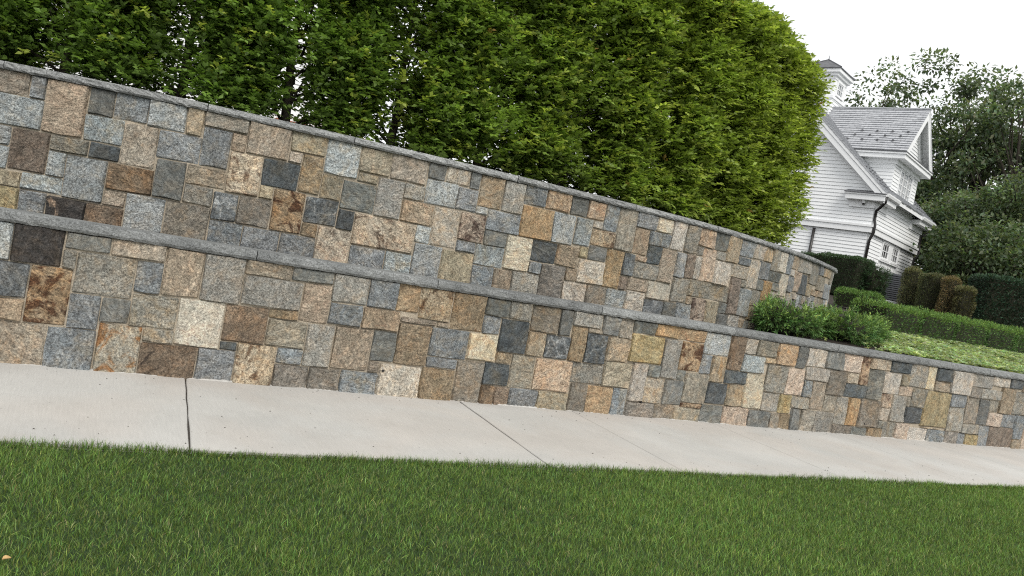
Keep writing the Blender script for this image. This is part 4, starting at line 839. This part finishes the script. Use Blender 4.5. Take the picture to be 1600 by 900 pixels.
# ground cover
g = np.random.default_rng(70); n = 26000
X = g.uniform(9.6, 27, n); Y = 7.55+g.uniform(0, 1, n)**1.0*(3.6+.0*X)
hx0, hy0 = pa; slope_h = (pb[1]-pa[1])/(pb[0]-pa[0])
okp = (Y < hy0+slope_h*(X-hx0)-.30) & (X > 10.1+(Y-7.5)*1.35+g.normal(0, .15, n)) & (Y > 7.56)
X, Y = X[okp], Y[okp]; n = len(X)
Z = ground_z(X, Y)+.07+.05*lumps(np.stack([X, Y, 0*X], 1), 71, 4.0)+g.uniform(-.05, .02, n)
K = 6; PP = []; DD = []; NN = []; TT = []
c0 = tints(n, (.31, .375, .21), .26, .10, g)*np.exp(.22*lumps(np.stack([X, Y, 0*X], 1), 72, 2.2))[:, None]; q0 = g.uniform(0, 6.28, n)
for k in range(K):
    q = q0+k*2*np.pi/K+g.normal(0, .25, n); PP.append(np.stack([X, Y, Z], 1)); DD.append(np.stack([np.cos(q), np.sin(q), .35+g.normal(0, .25, n)], 1)); NN.append(np.stack([g.normal(0, .3, n), g.normal(0, .3, n), np.ones(n)], 1)); TT.append(c0*np.exp(g.normal(0, .2, (n, 1))))
tag(leaves_obj('ground_cover', np.concatenate(PP), np.concatenate(DD), np.concatenate(NN), g.uniform(.045, .075, n*K), .028, np.concatenate(TT), LEAF, fold=.08), 'pale yellow-green leafy ground cover on the slope behind the lower wall', 'ground cover', kind='stuff')

# ================================================================== BACKGROUND TREES
def big_tree(name, label, loc, H, crown_r, crown_z0, nclump, per, leaf, colr, colr2, seed, trunk_r=.35, group=None, clump_r=1.1, squash=1.0, gap=-.35, lean=0.0):
    g = np.random.default_rng(seed); rr = random.Random(seed)
    root = tag(empty(name, loc), label, 'tree', group)
    m = MB(); top = np.array([rr.uniform(-.6, .6)+lean, rr.uniform(-.6, .6), H*.72])
    limb(m, (0, 0, -.3), top, trunk_r, trunk_r*.3, rr, 7, .25, 8); tr = m.build('trunk', BARK, root, smooth=True)
    d = unit(g.normal(0, 1, (nclump*3, 3))); rad = g.uniform(.25, 1.0, nclump*3)**.55
    C = d*rad[:, None]*np.array([crown_r, crown_r, (H-crown_z0)/2*squash])+np.array([lean*.5, 0, (H+crown_z0)/2])
    k = lumps(C+np.array(loc), seed, .45) > gap
    C = C[k][:nclump]; rad = rad[k][:nclump]
    b = MB()
    for c in C[:46]:
        z = max(.25, min(.9, (c[2]/H)*.8))*H*.72; s_ = np.array([top[0]*z/(H*.72), top[1]*z/(H*.72), z*.85])
        limb(b, s_, c, trunk_r*.26, .03, rr, 4, .35, 5)
    b.build('branches', BARK, tr)
    n = len(C)*per; ci = np.repeat(np.arange(len(C)), per); cs = clump_r*g.uniform(.55, 1.25, len(C))
    o_ = g.normal(0, 1, (n, 3)); o_ = o_/np.linalg.norm(o_, axis=1, keepdims=True)*g.uniform(.2, 1, (n, 1))**.6
    P = C[ci]+o_*cs[ci][:, None]*np.array([1, 1, .62])
    D = unit(o_+np.array([0, 0, -.2])+g.normal(0, .5, (n, 3))); N = unit(o_*.5+np.array([0, 0, 1.0])+g.normal(0, .45, (n, 3)))
    t = tints(n, colr, .25, .1, g)*np.exp(g.normal(0, .22, (len(C), 1)))[ci]
    f = (o_[:, 2] > .45); t[f] = tints(int(f.sum()), colr2, .25, .1, g)
    leaves_obj('crown', P, D, N, leaf*g.uniform(.7, 1.4, n), leaf*.62, t, LEAF, root, fold=.12)
OAK = (.095, .128, .074); OAKF = (.155, .195, .112)
p = at_dist(1386, 62); big_tree('oak_tree', 'tallest spreading oak rising behind the slate dormer roof', (p[0], p[1], 3.0), 17.6, 6.2, 5.0, 175, 75, .30, OAK, OAKF, 81, .45, 'tall trees behind the house', 1.1, gap=.06)
p = at_dist(1490, 66); big_tree('oak_tree', 'open-crowned oak at the right edge with sky showing through its limbs', (p[0], p[1], 3.0), 17.6, 5.6, 6.0, 150, 75, .30, OAK, OAKF, 82, .45, 'tall trees behind the house', 1.1, gap=.08)
p = at_dist(1288, 68); big_tree('oak_tree', 'rounded treetops showing just above the ridge of the dormer roof', (p[0], p[1], 3.0), 15.6, 5.0, 6.0, 120, 70, .30, OAK, OAKF, 83, .4, 'tall trees behind the house', 1.0, gap=-.1)
p = at_dist(1309, 58); big_tree('young_oak_tree', 'slender sapling top with a few leaf clusters against the sky beside the cupola', (p[0], p[1], 3.0), 14.6, .95, 11.8, 9, 46, .26, OAK, OAKF, 84, .14, None, .48, gap=-2)
p = at_dist(1568, 60); big_tree('oak_tree', 'oak crown cut off by the right edge of the picture', (p[0], p[1], 3.0), 16.0, 5.0, 5.0, 150, 70, .30, OAK, OAKF, 85, .4, 'tall trees behind the house', 1.15, gap=-.1)
DK = (.085, .118, .062); DKF = (.135, .172, .092)
for i, (x_, d_, h_, r_, lab) in enumerate([(1424, 46, 5.4, 2.8, 'dense dark green shrubby tree right behind the far downpipe of the house'), (1482, 47, 6.6, 3.4, 'dense green bushy tree in the middle of the thicket right of the house'), (1540, 45, 7.2, 3.2, 'dense bushy tree with pale trunk at the right of the thicket'), (1592, 44, 7.2, 3.2, 'dense bushy tree cut off by the right edge of the picture'), (1520, 40, 4.3, 2.4, 'low dense bushy tree just above the long dark hedge')]):
    p = at_dist(x_, d_); big_tree('thicket_tree', lab, (p[0], p[1], 2.6), h_, r_, .4, 150, 70, .19, DK, DKF, 90+i, .16, 'dense trees of the thicket right of the house', .75, gap=-.9, squash=1.05)
# wooded skyline closing the view, far off
g = np.random.default_rng(99)
n = 26000; X = g.uniform(70, 190, n); Yv = g.uniform(20, 130, n); Zv = g.uniform(0, 1, n)**.7*(7.5+2.5*np.sin(X*.11)+1.5*np.sin(Yv*.2+X*.05))+3
tag(leaves_obj('far_wood', np.stack([X, Yv, Zv], 1), g.normal(0, 1, (n, 3)), g.normal(0, 1, (n, 3))+np.array([-.5, -.5, 1]), g.uniform(.6, 1.2, n), .7, tints(n, (.030, .052, .022), .3, .1, g), LEAF), 'far dark band of woodland behind the thicket', 'woodland', kind='stuff')

# ================================================================== LAWN GRASS AND SMALL THINGS
g = np.random.default_rng(5)
def grass(n, x0, x1, y0, y1, hmin, hmax, wid):
    X = g.uniform(x0, x1, n); Y = y0+(y1-y0)*g.uniform(0, 1, n)
    return X, Y
cells = []
N1 = 365000
Y = 2.0+(LAWN_EDGE+.06-2.0)*g.uniform(0, 1, N1)**.85
x_lo = -1.3; x_hi = 6.0+(Y-2.98)*2.0+2.4
X = x_lo+(x_hi-x_lo)*g.uniform(0, 1, N1)**1.22
ed_ = np.minimum(.018*np.sin(X*1.7+2.2)+.012*np.sin(X*4.3)+.008*np.sin(X*11.7+1.0)-.012, 0)+np.abs(g.normal(0, .004, N1)); Y = np.where(Y > LAWN_EDGE-.35, np.minimum(Y, LAWN_EDGE+ed_), Y)
pp = np.stack([X, Y, 0*X], 1); lm = lumps(pp, 31, 1.1); l2 = lumps(pp, 32, 5.0)
edge = np.clip((Y-(LAWN_EDGE-.05))/.05, 0, 1)
Hh = (.038+.007*lm+.006*l2+.016*edge)*g.uniform(.50, 1.35, N1)
ang = g.uniform(0, 6.283, N1); lean = np.abs(g.normal(0, .55, N1))+.12
dirx = np.cos(ang)*lean; diry = np.sin(ang)*lean
ww = g.uniform(.0018, .0036, N1)*(1+.10*np.clip(X, 0, 10)/4)
wa = g.uniform(0, 6.283, N1); sx = np.cos(wa)*ww/2; sy = np.sin(wa)*ww/2
z0 = np.where(Y > LAWN_EDGE-.05, -.026, -.034)
mx = X+dirx*Hh*.40; my = Y+diry*Hh*.40; tx = X+dirx*Hh*1.15; ty = Y+diry*Hh*1.15
zt = Hh*np.sqrt(np.clip(1-.35*lean**2, .25, 1))
V = np.stack([np.stack([X-sx, Y-sy, z0*np.ones(N1)], 1), np.stack([X+sx, Y+sy, z0*np.ones(N1)], 1), np.stack([mx+sx*.85, my+sy*.85, z0+zt*.62], 1), np.stack([mx-sx*.85, my-sy*.85, z0+zt*.62], 1), np.stack([tx, ty, z0+zt*1.06], 1)], 1).reshape(-1, 3)
i5 = np.arange(N1)*5
LI = np.stack([i5, i5+1, i5+2, i5+3, i5+3, i5+2, i5+4], 1).reshape(-1).astype(np.int32)
me = bpy.data.meshes.new('grass'); me.vertices.add(len(V)); me.vertices.foreach_set('co', V.astype(np.float32).ravel())
me.loops.add(len(LI)); me.loops.foreach_set('vertex_index', LI)
me.polygons.add(2*N1); st = np.stack([np.arange(N1)*7, np.arange(N1)*7+4], 1).reshape(-1).astype(np.int32); me.polygons.foreach_set('loop_start', st)
try: me.polygons.foreach_set('loop_total', np.tile(np.array([4, 3], np.int32), N1))
except Exception: pass
tc = tints(N1, (.112, .180, .042), .46, .16, g)*np.exp(.22*lm+.12*l2)[:, None]
pale = g.uniform(0, 1, N1) < .035; tc[pale] = tints(int(pale.sum()), (.30, .30, .14), .2, .1, g)
Ca = np.ones((N1, 5, 4), np.float32); Ca[:, :, :3] = np.clip(tc, .003, .6)[:, None, :]; 
at = me.color_attributes.new('tint', 'FLOAT_COLOR', 'POINT'); at.data.foreach_set('color', Ca.ravel())
me.materials.append(GRASSM); me.update(calc_edges=True)
go = bpy.data.objects.new('grass', me); col.objects.link(go)
tag(go, 'short green mown grass in front of the sidewalk', 'grass', kind='stuff')
# grit and leaf bits on the paving
gg = np.random.default_rng(12); m = MB(); rg = random.Random(12)
for k in range(230):
    if k % 3 == 0: c0 = (rg.choice([-.2, .5, 1.6, 2.4, 4.2, 5.6, 7.5, 9.5])+rg.gauss(0, .35), rg.uniform(LAWN_EDGE+.15, WALL_Y-.15))
    else: c0 = (rg.uniform(-.8, 13), (LAWN_EDGE+.06+abs(rg.gauss(0, .25))) if k % 3 == 1 else (WALL_Y-.05-abs(rg.gauss(0, .10))))
    if not LAWN_EDGE < c0[1] < WALL_Y-.02: continue
    q = rg.uniform(.003, .009); a = rg.uniform(0, 6.28)
    pts = [(c0[0]+q*rg.uniform(.6, 1.5)*math.cos(a+t), c0[1]+q*rg.uniform(.6, 1.5)*math.sin(a+t), .0008) for t in (0, 2.1, 4.2)]
    top = (c0[0], c0[1], q*.7)
    for i in range(3): m.tri(pts[i], pts[(i+1) % 3], top)
tag(m.build('grit', JOINTFILL, None), 'dark specks of grit and leaf bits scattered on the pale sidewalk', 'debris', kind='stuff')
# a fallen leaf on the lawn
V = []; F = []
for k, (a, w_) in enumerate([(0, .002), (.012, .013), (.026, .017), (.040, .012), (.054, .001)]):
    for s_ in (-1, 0, 1): V.append((a-.027, s_*w_, .006*abs(s_)+.008*math.sin(a*60)))
for k in range(4):
    for j in range(2): q = k*3+j; F.append((q, q+3, q+4, q+1))
n = len(V); V += [(v[0], v[1], v[2]-.0015) for v in V]; F += [tuple(n+i for i in reversed(f)) for f in F]
fl = tag(mesh_obj('fallen_leaf', V, F, DRYLEAF), 'small curled tan leaf lying on the grass in the lower left corner', 'leaf')
fl.scale = (.7, .7, .7); fl.location = (-.075, 3.45, .026); fl.rotation_euler = (.2, .15, .7)
